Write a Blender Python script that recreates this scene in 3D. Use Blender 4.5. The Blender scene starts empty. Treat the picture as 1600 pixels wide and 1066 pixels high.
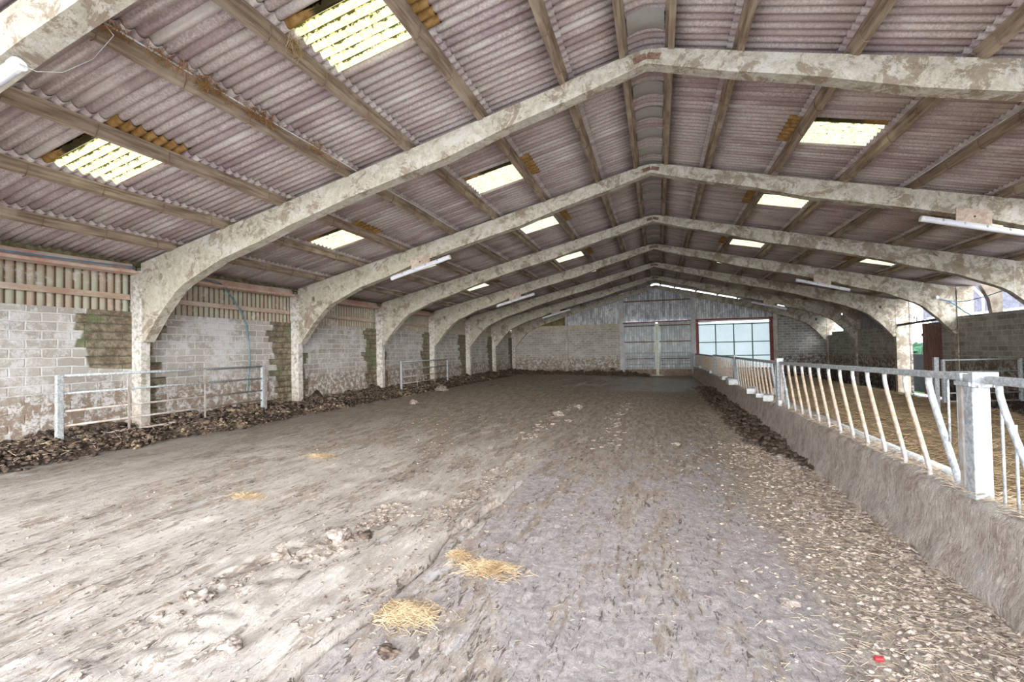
import bpy, bmesh, math, random
from mathutils import Vector, Matrix, noise
random.seed(7)
SC = bpy.context.scene
COL = SC.collection

# ------------------------------------------------------------------ camera
CXW, EYE, FPX = 0.052, 1.916, 738.64
yaw, pit, rol = .2983, .0211, -.0189
fw = Vector((-math.sin(yaw)*math.cos(pit), math.cos(yaw)*math.cos(pit), math.sin(pit)))
rr = Vector((math.cos(yaw), math.sin(yaw), 0)); uu = rr.cross(fw)
r2 = rr*math.cos(rol)+uu*math.sin(rol); u2 = -rr*math.sin(rol)+uu*math.cos(rol)
cd = bpy.data.cameras.new('camera'); cam = bpy.data.objects.new('camera', cd); COL.objects.link(cam)
M3 = Matrix((r2, u2, -fw)).transposed()
cam.matrix_world = Matrix.Translation((CXW, 0, EYE)) @ M3.to_4x4()
cd.sensor_width = 36; cd.lens = FPX/1600*36; cd.clip_start = .05; cd.clip_end = 400
SC.camera = cam
SC.view_settings.view_transform = 'Standard'; SC.view_settings.look = 'None'
SC.view_settings.gamma = 1; SC.view_settings.use_curve_mapping = False
SC.view_settings.exposure = 2.32

# ------------------------------------------------------------------ sky and sun
w = bpy.data.worlds.new('overcast_sky'); SC.world = w; w.use_nodes = True
nt = w.node_tree; nt.nodes.clear()
wo = nt.nodes.new('ShaderNodeOutputWorld'); bg = nt.nodes.new('ShaderNodeBackground')
tc = nt.nodes.new('ShaderNodeTexCoord'); sp = nt.nodes.new('ShaderNodeSeparateXYZ')
cr = nt.nodes.new('ShaderNodeValToRGB')
nt.links.new(tc.outputs['Generated'], sp.inputs[0]); nt.links.new(sp.outputs[2], cr.inputs[0])
cr.color_ramp.elements[0].position = 0.0; cr.color_ramp.elements[0].color = (.93, .97, 1, 1)
cr.color_ramp.elements[1].position = .8; cr.color_ramp.elements[1].color = (.72, .84, 1, 1)
nt.links.new(cr.outputs[0], bg.inputs[0]); nt.links.new(bg.outputs[0], wo.inputs[0])
bg.inputs[1].default_value = 1.9
sl = bpy.data.lights.new('sun', 'SUN'); so = bpy.data.objects.new('sun', sl); COL.objects.link(so)
sl.energy = 1.1; sl.angle = math.radians(45); sl.color = (1, .95, .88)
so.rotation_euler = Vector((-.35, 1, -.30)).to_track_quat('-Z', 'Y').to_euler()
so.location = (4, -20, 12)

# ------------------------------------------------------------------ dimensions
S = 4.572
FY = [7.232+S*i for i in range(-1, 7)]           # near faces of the eight portal frames
AP, SL = 6.384, .2377
def ftop(x): return AP-SL*abs(x)
def roof(x): return 6.56-SL*abs(x)
def ground(x): return -.022*x
GY = 34.95
PX = [.35, 1.27, 2.65, 4.0, 5.24, 6.73, 8.09, 9.49]
Y0 = -2.0
def project(X, Y, Z):
    v = Vector((X-CXW, Y, Z-EYE)); d = v.dot(fw)
    if d < .05: return (9999, 9999)
    return (800+FPX*v.dot(r2)/d, 533-FPX*v.dot(u2)/d)

# ------------------------------------------------------------------ mesh helpers
class MB:
    def __init__(s): s.v = []; s.f = []
    def poly(s, pts):
        n = len(s.v); s.v += [tuple(p) for p in pts]; s.f.append(tuple(range(n, n+len(pts))))
    def raw(s, vs, fs):
        n = len(s.v); s.v += [tuple(p) for p in vs]; s.f += [tuple(i+n for i in f) for f in fs]
    def box(s, x0, x1, y0, y1, z0, z1):
        s.raw([(x0,y0,z0),(x1,y0,z0),(x1,y1,z0),(x0,y1,z0),(x0,y0,z1),(x1,y0,z1),(x1,y1,z1),(x0,y1,z1)],
              [(0,3,2,1),(4,5,6,7),(0,1,5,4),(1,2,6,5),(2,3,7,6),(3,0,4,7)])
    def bar(s, a, b, w, h, up=(0,0,1)):
        a = Vector(a); b = Vector(b); d = (b-a).normalized(); u = Vector(up)
        sd = d.cross(u).normalized(); u = sd.cross(d)
        vs = []
        for p in (a, b):
            for i, j in ((-1,-1),(1,-1),(1,1),(-1,1)): vs.append(p+sd*i*w/2+u*j*h/2)
        s.raw(vs, [(0,1,2,3),(7,6,5,4),(0,4,5,1),(1,5,6,2),(2,6,7,3),(3,7,4,0)])
    def tube(s, pts, r, n=8, cap=True):
        pts = [Vector(p) for p in pts]; vs = []; m = len(pts)
        t0 = (pts[1]-pts[0]).normalized(); ref = Vector((0,0,1)) if abs(t0.z) < .9 else Vector((1,0,0))
        sd = t0.cross(ref).normalized()
        for i, p in enumerate(pts):
            t = (pts[min(i+1, m-1)]-pts[max(i-1, 0)]).normalized()
            sd = (sd-t*sd.dot(t)).normalized(); up = t.cross(sd)
            for k in range(n):
                a = 2*math.pi*k/n; vs.append(p+(sd*math.cos(a)+up*math.sin(a))*r)
        fs = [(i*n+k, i*n+(k+1)%n, (i+1)*n+(k+1)%n, (i+1)*n+k) for i in range(m-1) for k in range(n)]
        if cap: fs += [tuple(range(n))[::-1], tuple(range((m-1)*n, m*n))]
        s.raw(vs, fs)
    def prism(s, pts, y0, y1):                     # xz outline pushed along y
        n = len(pts)
        s.raw([(x, y0, z) for x, z in pts]+[(x, y1, z) for x, z in pts],
              [tuple(range(n)), tuple(range(2*n-1, n-1, -1))]+[(i, i+n, (i+1)%n+n, (i+1)%n) for i in range(n)])
    def build(s, name, mat, parent=None, smooth=False, bevel=0, fix=True):
        me = bpy.data.meshes.new(name); me.from_pydata([tuple(v) for v in s.v], [], s.f)
        if fix:
            bm = bmesh.new(); bm.from_mesh(me); bmesh.ops.recalc_face_normals(bm, faces=bm.faces); bm.to_mesh(me); bm.free()
        me.materials.append(mat)
        if smooth:
            me.polygons.foreach_set('use_smooth', [True]*len(me.polygons))
        o = bpy.data.objects.new(name, me); COL.objects.link(o)
        if parent: o.parent = parent
        if bevel:
            b = o.modifiers.new('bevel', 'BEVEL'); b.width = bevel; b.segments = 2; b.limit_method = 'ANGLE'
        return o
def tag(o, label=None, cat=None, group=None, kind=None):
    if label: o['label'] = label
    if cat: o['category'] = cat
    if group: o['group'] = group
    if kind: o['kind'] = kind
    return o
def empty(name, loc, label, cat, group=None, rz=0):
    o = bpy.data.objects.new(name, None); COL.objects.link(o); o.location = loc; o.rotation_euler = (0, 0, rz)
    o.empty_display_size = .2
    return tag(o, label, cat, group)
def copy_tree(root, loc, label, rz=None, sx=None):
    r = root.copy(); COL.objects.link(r); r.location = loc; r['label'] = label
    if rz is not None: r.rotation_euler = (0, 0, rz)
    for ch in list(root.children):
        c = ch.copy(); COL.objects.link(c); c.parent = r
        for g in list(ch.children):
            d = g.copy(); COL.objects.link(d); d.parent = c
    return r
def fbm(p, o=4): return noise.fractal(Vector(p), 1.0, 2.0, o)

# ------------------------------------------------------------------ material helper
class NM:
    def __init__(s, name, rough=.9, metal=0, spec=.3):
        s.m = bpy.data.materials.new(name); s.m.use_nodes = True; s.t = s.m.node_tree; s.t.nodes.clear()
        s.out = s.n('ShaderNodeOutputMaterial'); s.b = s.n('ShaderNodeBsdfPrincipled')
        s.t.links.new(s.b.outputs[0], s.out.inputs[0])
        s.b.inputs['Roughness'].default_value = rough; s.b.inputs['Metallic'].default_value = metal
        s.b.inputs['Specular IOR Level'].default_value = spec
        g = s.n('ShaderNodeNewGeometry'); s.pos = g.outputs['Position']
    def n(s, t): return s.t.nodes.new(t)
    def put(s, sock, v):
        if hasattr(v, 'is_linked') or hasattr(v, 'links'): s.t.links.new(v, sock)
        elif isinstance(v, tuple) and len(v) == 3 and sock.type == 'RGBA': sock.default_value = (*v, 1)
        else: sock.default_value = v
    def scale(s, v, sc, off=(0,0,0)):
        m = s.n('ShaderNodeMapping'); s.put(m.inputs[0], v); m.inputs['Scale'].default_value = sc; m.inputs['Location'].default_value = off
        return m.outputs[0]
    def noise(s, vec=None, sc=1., det=4., rough=.6, dist=0.):
        m = s.n('ShaderNodeTexNoise'); s.put(m.inputs['Vector'], vec if vec is not None else s.pos)
        m.inputs['Scale'].default_value = sc; m.inputs['Detail'].default_value = det; m.inputs['Roughness'].default_value = rough
        m.inputs['Distortion'].default_value = dist
        return m.outputs[0]
    def math(s, op, a, b=0., c=0., clamp=False):
        m = s.n('ShaderNodeMath'); m.operation = op; m.use_clamp = clamp
        s.put(m.inputs[0], a); s.put(m.inputs[1], b); s.put(m.inputs[2], c); return m.outputs[0]
    def ramp(s, v, a, b):                       # smooth 0..1 between a and b
        m = s.n('ShaderNodeMapRange'); m.interpolation_type = 'SMOOTHSTEP'
        s.put(m.inputs[0], v); m.inputs[1].default_value = a; m.inputs[2].default_value = b
        return m.outputs[0]
    def mix(s, f, a, b):
        m = s.n('ShaderNodeMix'); m.data_type = 'RGBA'; s.put(m.inputs[0], f); s.put(m.inputs[6], a); s.put(m.inputs[7], b); return m.outputs[2]
    def xyz(s, v=None):
        m = s.n('ShaderNodeSeparateXYZ'); s.put(m.inputs[0], v if v is not None else s.pos); return m.outputs
    def comb(s, x, y, z=0.):
        m = s.n('ShaderNodeCombineXYZ'); s.put(m.inputs[0], x); s.put(m.inputs[1], y); s.put(m.inputs[2], z); return m.outputs[0]
    def bump(s, h, st=.5, d=.02):
        m = s.n('ShaderNodeBump'); s.put(m.inputs['Height'], h); m.inputs['Strength'].default_value = st; m.inputs['Distance'].default_value = d
        s.t.links.new(m.outputs[0], s.b.inputs['Normal'])
    def done(s, col, rough=None):
        s.put(s.b.inputs['Base Color'], col)
        if rough is not None: s.put(s.b.inputs['Roughness'], rough)
        return s.m

def mat_concrete():
    m = NM('aged_concrete', .88); x, y, z = m.xyz()
    n1 = m.noise(sc=1.9, det=9, rough=.8, dist=.6); n2 = m.noise(sc=9, det=6, rough=.75); n3 = m.noise(m.scale(m.pos, (1,1,1), (7,3,1)), sc=2.6, det=8, rough=.8, dist=.6)
    n4 = m.noise(sc=40, det=3)
    c = m.mix(m.ramp(n2, .35, .66), (.42,.38,.31), (.62,.58,.49))
    br = m.math('ADD', m.math('MULTIPLY', m.ramp(x, -2., 6.), .045), n1)
    c = m.mix(m.math('MULTIPLY', m.ramp(br, .535, .57), .75), c, (.25,.185,.13))
    c = m.mix(m.math('MULTIPLY', m.ramp(n3, .55, .58), .75), c, (.64,.62,.58))
    gr = m.math('MULTIPLY', m.ramp(x, -3., -8.), m.ramp(n1, .56, .42))
    c = m.mix(m.math('MULTIPLY', gr, .34), c, (.40,.40,.25))
    c = m.mix(m.math('MULTIPLY', m.ramp(n3, .43, .40), .55), c, (.19,.15,.10))
    c = m.mix(m.math('MULTIPLY', m.ramp(n4, .66, .72), .5), c, (.15,.11,.08))
    colw = m.math('MULTIPLY', m.math('MULTIPLY', m.ramp(x, -10.30, -10.36), m.ramp(z, 3.7, 3.4)), m.ramp(n2, .42, .56))
    c = m.mix(m.math('MULTIPLY', colw, .8), c, (.74,.72,.71))
    low = m.math('MULTIPLY', m.ramp(m.math('ADD', z, m.math('MULTIPLY', n2, .8)), 1.7, .8), .5)
    c = m.mix(low, c, (.34,.24,.18))
    m.bump(m.math('ADD', n2, m.math('MULTIPLY', n3, .7)), .6, .02); return m.done(c)
def mat_purlin():
    m = NM('old_purlin_timber', .85)
    n1 = m.noise(m.scale(m.pos, (6,.5,6)), sc=3, det=4); n2 = m.noise(sc=1.1, det=3)
    c = m.mix(m.ramp(n1, .3, .7), (.19,.135,.095), (.41,.325,.245)); c = m.mix(m.math('MULTIPLY', m.ramp(n2,.5,.62),.5), c, (.50,.42,.32))
    m.bump(n1, .3, .01); return m.done(c)
def mat_roof():
    m = NM('fibre_cement_roof', .93); x, y, z = m.xyz()
    sheet = m.math('FLOOR', m.math('DIVIDE', y, 1.022)); side = m.math('SIGN', x)
    row = m.math('FLOOR', m.math('DIVIDE', m.math('ABSOLUTE', x), 1.37))
    v = m.comb(sheet, row, side)
    wn = m.n('ShaderNodeTexWhiteNoise'); m.put(wn.inputs['Vector'], v); sv = wn.outputs[0]
    rib = m.math('FLOOR', m.math('DIVIDE', y, .146))
    ribn = m.noise(m.comb(m.math('MULTIPLY', x, .5), rib, 3.), sc=.9, det=3)
    n1 = m.noise(sc=34, det=3, rough=.8); n2 = m.noise(sc=1.3, det=5, rough=.65); n3 = m.noise(sc=6, det=5, rough=.7)
    c = m.mix(m.ramp(n1, .38, .64), (.40,.325,.325), (.62,.545,.53))
    c = m.mix(m.math('MULTIPLY', m.ramp(ribn, .48, .60), .62), c, (.29,.195,.215))
    c = m.mix(m.math('MULTIPLY', m.ramp(ribn, .42, .33), .65), c, (.70,.65,.62))
    c = m.mix(m.math('MULTIPLY', sv, .28), c, (.50,.44,.365))
    c = m.mix(m.math('MULTIPLY', m.ramp(n3, .56, .72), .45), c, (.60,.56,.54))
    c = m.mix(m.math('MULTIPLY', m.ramp(n2, .56, .72), .35), c, (.22,.165,.16))
    m.bump(n1, .35, .008); return m.done(c)
def mat_rooflight():
    m = NM('dirty_yellow_rooflight', .6); x, y, z = m.xyz()
    ph = m.math('SUBTRACT', m.math('MULTIPLY', m.math('ABSOLUTE', m.math('SINE', m.math('MULTIPLY', y, math.pi/.146))), 2.), 1.)
    n1 = m.noise(m.scale(m.pos, (1,1.6,1)), sc=13, det=4, rough=.75)
    val = m.ramp(m.math('ADD', m.math('MULTIPLY', ph, -.42), m.math('MULTIPLY', n1, 1.7)), 1.00, 1.10)
    c = m.mix(m.ramp(n1, .35, .7), (.30,.285,.19), (.24,.215,.085)); c = m.mix(m.ramp(ph, -.1, -.75), c, (.20,.14,.02)); c = m.mix(val, c, (.028,.022,.003))
    tr = m.n('ShaderNodeBsdfTranslucent'); m.put(tr.inputs[0], c)
    ms = m.n('ShaderNodeMixShader'); ms.inputs[0].default_value = .12
    m.t.links.new(tr.outputs[0], ms.inputs[1]); m.put(m.b.inputs['Base Color'], c); m.t.links.new(m.b.outputs[0], ms.inputs[2])
    m.t.links.new(ms.outputs[0], m.out.inputs[0]); return m.m
def mat_blocks(name, axis, wash, damp_shade, bl=.457, bh=.165, moss=0., base0=(.36,.325,.28), base1=(.50,.465,.42), dirt=(.27,.19,.135), foot=(.24,.17,.125), mortar=(.66,.645,.62)):
    m = NM(name, .92); x, y, z = m.xyz(); u = y if axis == 'y' else x
    jn = m.noise(sc=3.4, det=4)
    v = m.comb(m.math('ADD', u, m.math('MULTIPLY', jn, .06)), m.math('ADD', z, m.math('MULTIPLY', jn, .06)), 0.)
    b = m.n('ShaderNodeTexBrick'); m.put(b.inputs['Vector'], v); b.inputs['Scale'].default_value = 1
    b.inputs['Brick Width'].default_value = bl; b.inputs['Row Height'].default_value = bh; b.inputs['Mortar Size'].default_value = .017
    b.inputs['Mortar Smooth'].default_value = .5; b.inputs['Bias'].default_value = 0
    b.inputs['Color1'].default_value = (*base0, 1); b.inputs['Color2'].default_value = (*base1, 1)
    b.inputs['Mortar'].default_value = (*mortar, 1)
    c = b.outputs[0]; mort = b.outputs[1]
    n1 = m.noise(sc=1.1, det=6, rough=.75); n2 = m.noise(sc=6, det=7, rough=.8, dist=.3); n3 = m.noise(m.scale(m.pos, (2,2,.8), (5,3,1)), sc=1.5, det=7, rough=.8)
    wsh = m.math('MULTIPLY', m.ramp(m.math('ADD', n1, m.math('MULTIPLY', n2, .8)), .86, 1.02), wash)
    c = m.mix(wsh, c, (.70,.69,.685))
    splash = m.ramp(m.math('ADD', z, m.math('MULTIPLY', n3, 1.3)), 2.15, 1.75)
    c = m.mix(m.math('MULTIPLY', m.math('MULTIPLY', splash, m.ramp(n2, .56, .46)), .85), c, dirt)
    c = m.mix(m.math('MULTIPLY', m.math('MULTIPLY', splash, m.ramp(n2, .52, .57)), .8*min(1, wash*1.4)), c, (.70,.67,.65))
    bot = m.ramp(m.math('ADD', z, m.math('MULTIPLY', n3, .9)), 1.15, .75)
    c = m.mix(m.math('MULTIPLY', m.math('MULTIPLY', bot, m.ramp(n2, .72, .48)), .85), c, foot)
    if damp_shade:
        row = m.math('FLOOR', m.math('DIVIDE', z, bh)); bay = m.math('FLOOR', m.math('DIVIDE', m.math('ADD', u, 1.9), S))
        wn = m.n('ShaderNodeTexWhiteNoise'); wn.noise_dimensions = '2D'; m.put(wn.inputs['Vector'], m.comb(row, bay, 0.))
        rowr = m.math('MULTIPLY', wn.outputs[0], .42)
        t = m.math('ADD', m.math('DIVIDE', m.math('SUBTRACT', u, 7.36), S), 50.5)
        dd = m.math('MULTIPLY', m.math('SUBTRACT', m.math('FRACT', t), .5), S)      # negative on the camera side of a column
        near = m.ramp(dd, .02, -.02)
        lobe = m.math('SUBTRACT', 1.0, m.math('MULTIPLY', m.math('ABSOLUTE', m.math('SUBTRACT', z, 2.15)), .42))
        lim = m.math('ADD', m.math('MULTIPLY', rowr, 1.), m.math('ADD', .22, m.math('MULTIPLY', m.math('MULTIPLY', near, .62), lobe)))  # far-side strip paints the shade behind each column; camera side is damp
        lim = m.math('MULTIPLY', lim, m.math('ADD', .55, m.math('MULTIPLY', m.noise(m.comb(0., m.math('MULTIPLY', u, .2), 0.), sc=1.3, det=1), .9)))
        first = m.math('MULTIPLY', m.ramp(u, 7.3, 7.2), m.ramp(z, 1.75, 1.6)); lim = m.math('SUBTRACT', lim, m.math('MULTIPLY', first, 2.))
        dm = m.ramp(m.math('SUBTRACT', m.math('ADD', m.math('MULTIPLY', lim, damp_shade), m.math('MULTIPLY', n2, .12)), m.math('ABSOLUTE', dd)), .0, .06)
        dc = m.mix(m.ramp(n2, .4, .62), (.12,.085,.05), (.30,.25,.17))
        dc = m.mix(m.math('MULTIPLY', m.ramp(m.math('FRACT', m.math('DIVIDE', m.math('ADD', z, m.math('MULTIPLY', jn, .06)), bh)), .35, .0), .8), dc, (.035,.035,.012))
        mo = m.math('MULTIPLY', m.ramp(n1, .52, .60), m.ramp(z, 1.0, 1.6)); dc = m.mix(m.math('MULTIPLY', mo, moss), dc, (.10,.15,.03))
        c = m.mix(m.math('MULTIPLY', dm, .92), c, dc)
    h = m.math('ADD', m.math('MULTIPLY', mort, -.5), m.math('MULTIPLY', n2, 1.2))
    m.bump(h, .8, .03); return m.done(c)
def mat_sheet(name, c0, c1, c2, metal=0., rough=.8, axis='y', pitch=.146):
    m = NM(name, rough, metal); x, y, z = m.xyz(); u = y if axis == 'y' else x
    rib = m.math('FLOOR', m.math('DIVIDE', u, pitch))
    st = m.noise(m.comb(m.math('MULTIPLY', rib, .7), m.math('MULTIPLY', z, .9), 1.), sc=1.7, det=5)
    n2 = m.noise(sc=8, det=5, rough=.7); n3 = m.noise(sc=.8, det=4)
    c = m.mix(m.ramp(st, .35, .68), c0, c1)
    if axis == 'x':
        groove_shade = m.math('ABSOLUTE', m.math('SINE', m.math('MULTIPLY', x, math.pi/pitch))); c = m.mix(m.math('MULTIPLY', m.ramp(groove_shade, .50, .25), .42), c, (.12,.12,.14))  # corrugation shading painted into the grooves as dark lines
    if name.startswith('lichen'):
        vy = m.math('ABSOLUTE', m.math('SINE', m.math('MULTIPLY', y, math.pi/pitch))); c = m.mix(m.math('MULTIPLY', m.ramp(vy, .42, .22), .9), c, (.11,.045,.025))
    c = m.mix(m.math('MULTIPLY', m.ramp(m.math('ADD', n2, n3), 1.02, 1.25), .8), c, c2)
    return m.done(c)
def mat_floor():
    m = NM('mucky_concrete_floor', .85, spec=.35); x, y, z = m.xyz()
    sv = m.scale(m.pos, (1.5, .45, 1)); a = m.noise(sv, sc=.75, det=7, rough=.7, dist=.5); b = m.noise(sv, sc=3.2, det=7, rough=.76, dist=.4)
    d_ = m.noise(m.scale(m.pos,(1.9,.55,1),(9,4,0)), sc=11, det=6, rough=.78, dist=.8)        # small dark dashes
    c_ = m.noise(m.scale(m.pos,(1.7,.35,1),(9,4,0)), sc=5.5, det=6, rough=.78); f = m.noise(sc=42, det=5, rough=.85); g = m.noise(sc=14, det=6, rough=.8, dist=.5)
    dist = m.ramp(y, 2.5, 17.)
    pale = m.mix(m.ramp(b, .3, .7), (.42,.35,.295), (.80,.73,.66))
    grey = m.mix(m.ramp(g, .35, .65), (.30,.26,.25), (.52,.47,.455))
    left = m.ramp(m.math('ADD', x, m.math('MULTIPLY', m.math('SUBTRACT', a, .5), .9)), -1.75, -2.1)
    left = m.math('MULTIPLY', left, m.ramp(y, 13., 6.5)); mid = m.math('MULTIPLY', m.ramp(a, .50, .60), .55)
    c = m.mix(m.math('MAXIMUM', left, mid), grey, pale)
    brown = m.mix(m.ramp(c_, .3, .7), (.20,.145,.105), (.50,.40,.31))
    bm_ = m.math('ADD', m.math('ADD', b, m.math('MULTIPLY', m.math('SUBTRACT', a, .5), .9)), m.math('MULTIPLY', dist, .24))
    c = m.mix(m.math('MULTIPLY', m.ramp(bm_, .53, .60), .82), c, brown)
    c = m.mix(m.math('MULTIPLY', m.ramp(m.math('ADD', d_, m.math('MULTIPLY', m.math('SUBTRACT', a, .5), .35)), .565, .61), .85), c, (.10,.07,.055))
    c = m.mix(m.math('MULTIPLY', m.ramp(d_, .40, .33), .55), c, (.60,.53,.45))
    c = m.mix(m.math('MULTIPLY', m.ramp(f, .62, .70), .55), c, (.66,.57,.46)); c = m.mix(m.math('MULTIPLY', m.ramp(f, .38, .32), .55), c, (.14,.10,.08))
    white = m.math('MULTIPLY', m.ramp(a, .54, .62), m.ramp(b, .50, .58)); c = m.mix(m.math('MULTIPLY', m.math('MULTIPLY', white, .8), m.ramp(y, 24., 8.)), c, (.66,.63,.62))
    # crumbly straw litter near the feed wall
    lit = m.math('MULTIPLY', m.ramp(m.math('ADD', x, m.math('ADD', m.math('MULTIPLY', a, 1.2), m.math('MULTIPLY', y, -.03))), 1.35, 1.75), m.ramp(y, 22., 8.))
    lc = m.mix(m.ramp(g, .36, .60), (.22,.16,.12), (.60,.50,.41)); lc = m.mix(m.math('MULTIPLY', m.ramp(f, .52, .60), .8), lc, (.70,.61,.51)); lc = m.mix(m.math('MULTIPLY', m.ramp(f, .44, .38), .6), lc, (.13,.09,.07))
    c = m.mix(m.math('MULTIPLY', lit, .9), c, lc)
    lf = m.math('MULTIPLY', m.ramp(x, -6.0, -9.8), m.ramp(y, 1., 6.)); c = m.mix(m.math('MULTIPLY', lf, .6), c, m.mix(g, (.13,.11,.09), (.28,.25,.21)))
    far = m.math('MULTIPLY', m.ramp(y, 7., 16.), .42); c = m.mix(far, c, m.mix(m.ramp(c_, .35, .65), (.27,.205,.15), (.66,.56,.45)))
    wet = m.math('MULTIPLY', m.math('MULTIPLY', m.ramp(y, 20., 22.5), m.ramp(y, 33.6, 31.)), m.ramp(m.math('ADD', a, m.math('MULTIPLY', m.ramp(x, -6., -1.), .18)), .50, .62))
    c = m.mix(m.math('MULTIPLY', wet, .5), c, (.13,.115,.105))
    rough = m.math('SUBTRACT', .9, m.math('MULTIPLY', wet, .72))
    m.bump(m.math('ADD', m.math('MULTIPLY', b, .6), m.math('ADD', m.math('MULTIPLY', f, m.math('ADD', .45, m.math('MULTIPLY', lit, .9))), m.math('ADD', m.math('MULTIPLY', d_, 1.2), m.math('MULTIPLY', g, m.math('MULTIPLY', lit, 2.))))), .8, .05)
    return m.done(c, rough)
def mat_simple(name, c0, c1, sc=6., rough=.8, metal=0., bmp=.3, det=5, vec=None):
    m = NM(name, rough, metal); v = m.scale(m.pos, vec) if vec else m.pos
    n = m.noise(v, sc=sc, det=det, rough=.7); c = m.mix(m.ramp(n, .35, .66), c0, c1); m.bump(n, bmp, .01); return m.done(c)
def mat_bar():
    m = NM('worn_galvanised_bar', .55, .25); x, y, z = m.xyz()
    n = m.noise(sc=22, det=4, rough=.7); g = m.mix(m.ramp(n, .35, .65), (.40,.39,.38), (.66,.66,.66))
    tan = m.mix(m.ramp(n, .35, .65), (.42,.30,.21), (.62,.49,.37))
    k = m.math('MULTIPLY', m.ramp(z, 1.50, 1.36), m.ramp(z, .72, .95)); c = m.mix(m.math('MULTIPLY', k, .9), g, tan)
    c = m.mix(m.math('MULTIPLY', m.ramp(z, .92, .76), .5), c, (.25,.2,.19)); return m.done(c)
def mat_feedwall():
    m = NM('muck_splashed_feed_wall', .8); x, y, z = m.xyz()
    n1 = m.noise(m.scale(m.pos, (1,1,.6)), sc=6, det=7, rough=.8); n2 = m.noise(m.scale(m.pos, (1,1,.4)), sc=30, det=5, rough=.85, dist=.6); n3 = m.noise(m.scale(m.pos, (1,1,.5)), sc=1.7, det=6, rough=.75)
    c = m.mix(m.ramp(n1, .35, .62), (.40,.305,.25), (.68,.575,.50)); c = m.mix(m.math('MULTIPLY', m.ramp(n2, .54, .62), .75), c, (.78,.70,.62))
    c = m.mix(m.math('MULTIPLY', m.ramp(n2, .42, .36), .7), c, (.12,.085,.065))
    c = m.mix(m.math('MULTIPLY', m.ramp(m.math('ADD', n3, m.math('MULTIPLY', n1, .6)), .90, .98), .65), c, (.50,.48,.50))
    c = m.mix(m.math('MULTIPLY', m.math('MULTIPLY', m.ramp(z, .60, .66), m.ramp(n1, .46, .56)), .7), c, (.74,.69,.63))
    m.bump(m.math('ADD', n1, m.math('MULTIPLY', n2, .8)), 1.0, .045); return m.done(c)

CON = mat_concrete(); PUR = mat_purlin(); ROOF = mat_roof(); RLT = mat_rooflight()
BLK_L = mat_blocks('limewashed_block_left', 'y', .75, 1.0, moss=.7)
BLK_G = mat_blocks('block_gable', 'x', .55, 0)
BLK_R = mat_blocks('block_right', 'y', .30, 0, base0=(.24,.215,.175), base1=(.38,.35,.305), dirt=(.14,.085,.06), foot=(.04,.028,.025), mortar=(.46,.44,.41))
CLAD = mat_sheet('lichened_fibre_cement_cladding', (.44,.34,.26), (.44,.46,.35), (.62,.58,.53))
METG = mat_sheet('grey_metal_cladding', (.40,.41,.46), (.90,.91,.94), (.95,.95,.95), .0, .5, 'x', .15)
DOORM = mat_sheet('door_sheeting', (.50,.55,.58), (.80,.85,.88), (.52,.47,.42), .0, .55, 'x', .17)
OUTM = mat_sheet('outside_sheeting', (.13,.12,.15), (.22,.21,.245), (.24,.24,.26), 0, .7, 'y', .2)
FLOOR = mat_floor(); FWALL = mat_feedwall(); BARM = mat_bar()
GALV = mat_simple('galvanised_steel', (.30,.32,.33), (.57,.59,.60), 26, .55, .15, .2)
GALVR = mat_simple('dirty_galvanised_steel', (.40,.30,.23), (.56,.55,.53), 5, .6, .25, .15)
MUCK = mat_simple('dark_farmyard_muck', (.035,.025,.02), (.17,.12,.09), 9, .85, 0, 1.0)
MUCKL = mat_simple('pale_dry_muck', (.20,.16,.13), (.37,.32,.275), 9, .9, 0, .8)
STRAWB = mat_simple('trodden_straw_bed', (.20,.135,.075), (.46,.34,.19), 13, .95, 0, 1.0, vec=(1,2.5,1))
STRAW = mat_simple('straw', (.34,.23,.12), (.56,.43,.27), 5, .8, 0, .1)
STRAWP = mat_simple('pale_straw', (.36,.27,.19), (.56,.46,.35), 5, .8, 0, .1)
REDF = mat_simple('faded_red_steel', (.22,.06,.055), (.34,.11,.09), 6, .7, 0, .2)
RUST = mat_simple('rusty_brown_rail', (.16,.09,.06), (.30,.19,.14), 8, .8, 0, .3)
EAVE = mat_simple('pink_eaves_beam', (.50,.28,.21), (.58,.48,.41), 2.2, .85, 0, .3)
RAILP = mat_simple('pinkish_sheeting_rail', (.40,.28,.20), (.60,.50,.42), 3, .85, 0, .3, vec=(1,.4,1))
BOARD = mat_simple('plywood_mounting_board', (.42,.31,.24), (.66,.56,.47), 6, .85, 0, .2)
LAMP = mat_simple('white_lamp_diffuser', (.72,.73,.80), (.80,.81,.88), 3, .35, 0, .05)
WHITE = mat_simple('dirty_white', (.60,.60,.60), (.84,.84,.84), 5, .6, 0, .2)
POSTW = mat_simple('cream_post_paint', (.66,.66,.55), (.80,.80,.68), 4, .6, 0, .2)
GREENP = mat_simple('dark_green_paint', (.02,.09,.06), (.05,.15,.10), 4, .6, 0, .1)
BROWND = mat_simple('weathered_brown_door', (.17,.085,.065), (.34,.19,.155), 9, .8, 0, .4, vec=(2,2,.18))
BLACK = mat_simple('black_cable', (.03,.03,.035), (.06,.06,.065), 6, .6)
BLUE = mat_simple('blue_water_pipe', (.05,.17,.30), (.08,.24,.38), 6, .5)
BLUEG = mat_simple('grey_blue_hose', (.10,.17,.20), (.20,.28,.31), 6, .5)
DARK = mat_simple('dark_hole', (.03,.025,.02), (.06,.05,.04), 6, .9)
GRASS = mat_simple('outside_grass', (.05,.10,.02), (.10,.20,.04), 2, .95)
YARD = mat_simple('outside_yard_concrete', (.40,.385,.36), (.52,.50,.47), .6, .9)
HEDGE = mat_simple('hedge_leaves', (.01,.04,.025), (.05,.12,.05), 9, .9)
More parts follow.
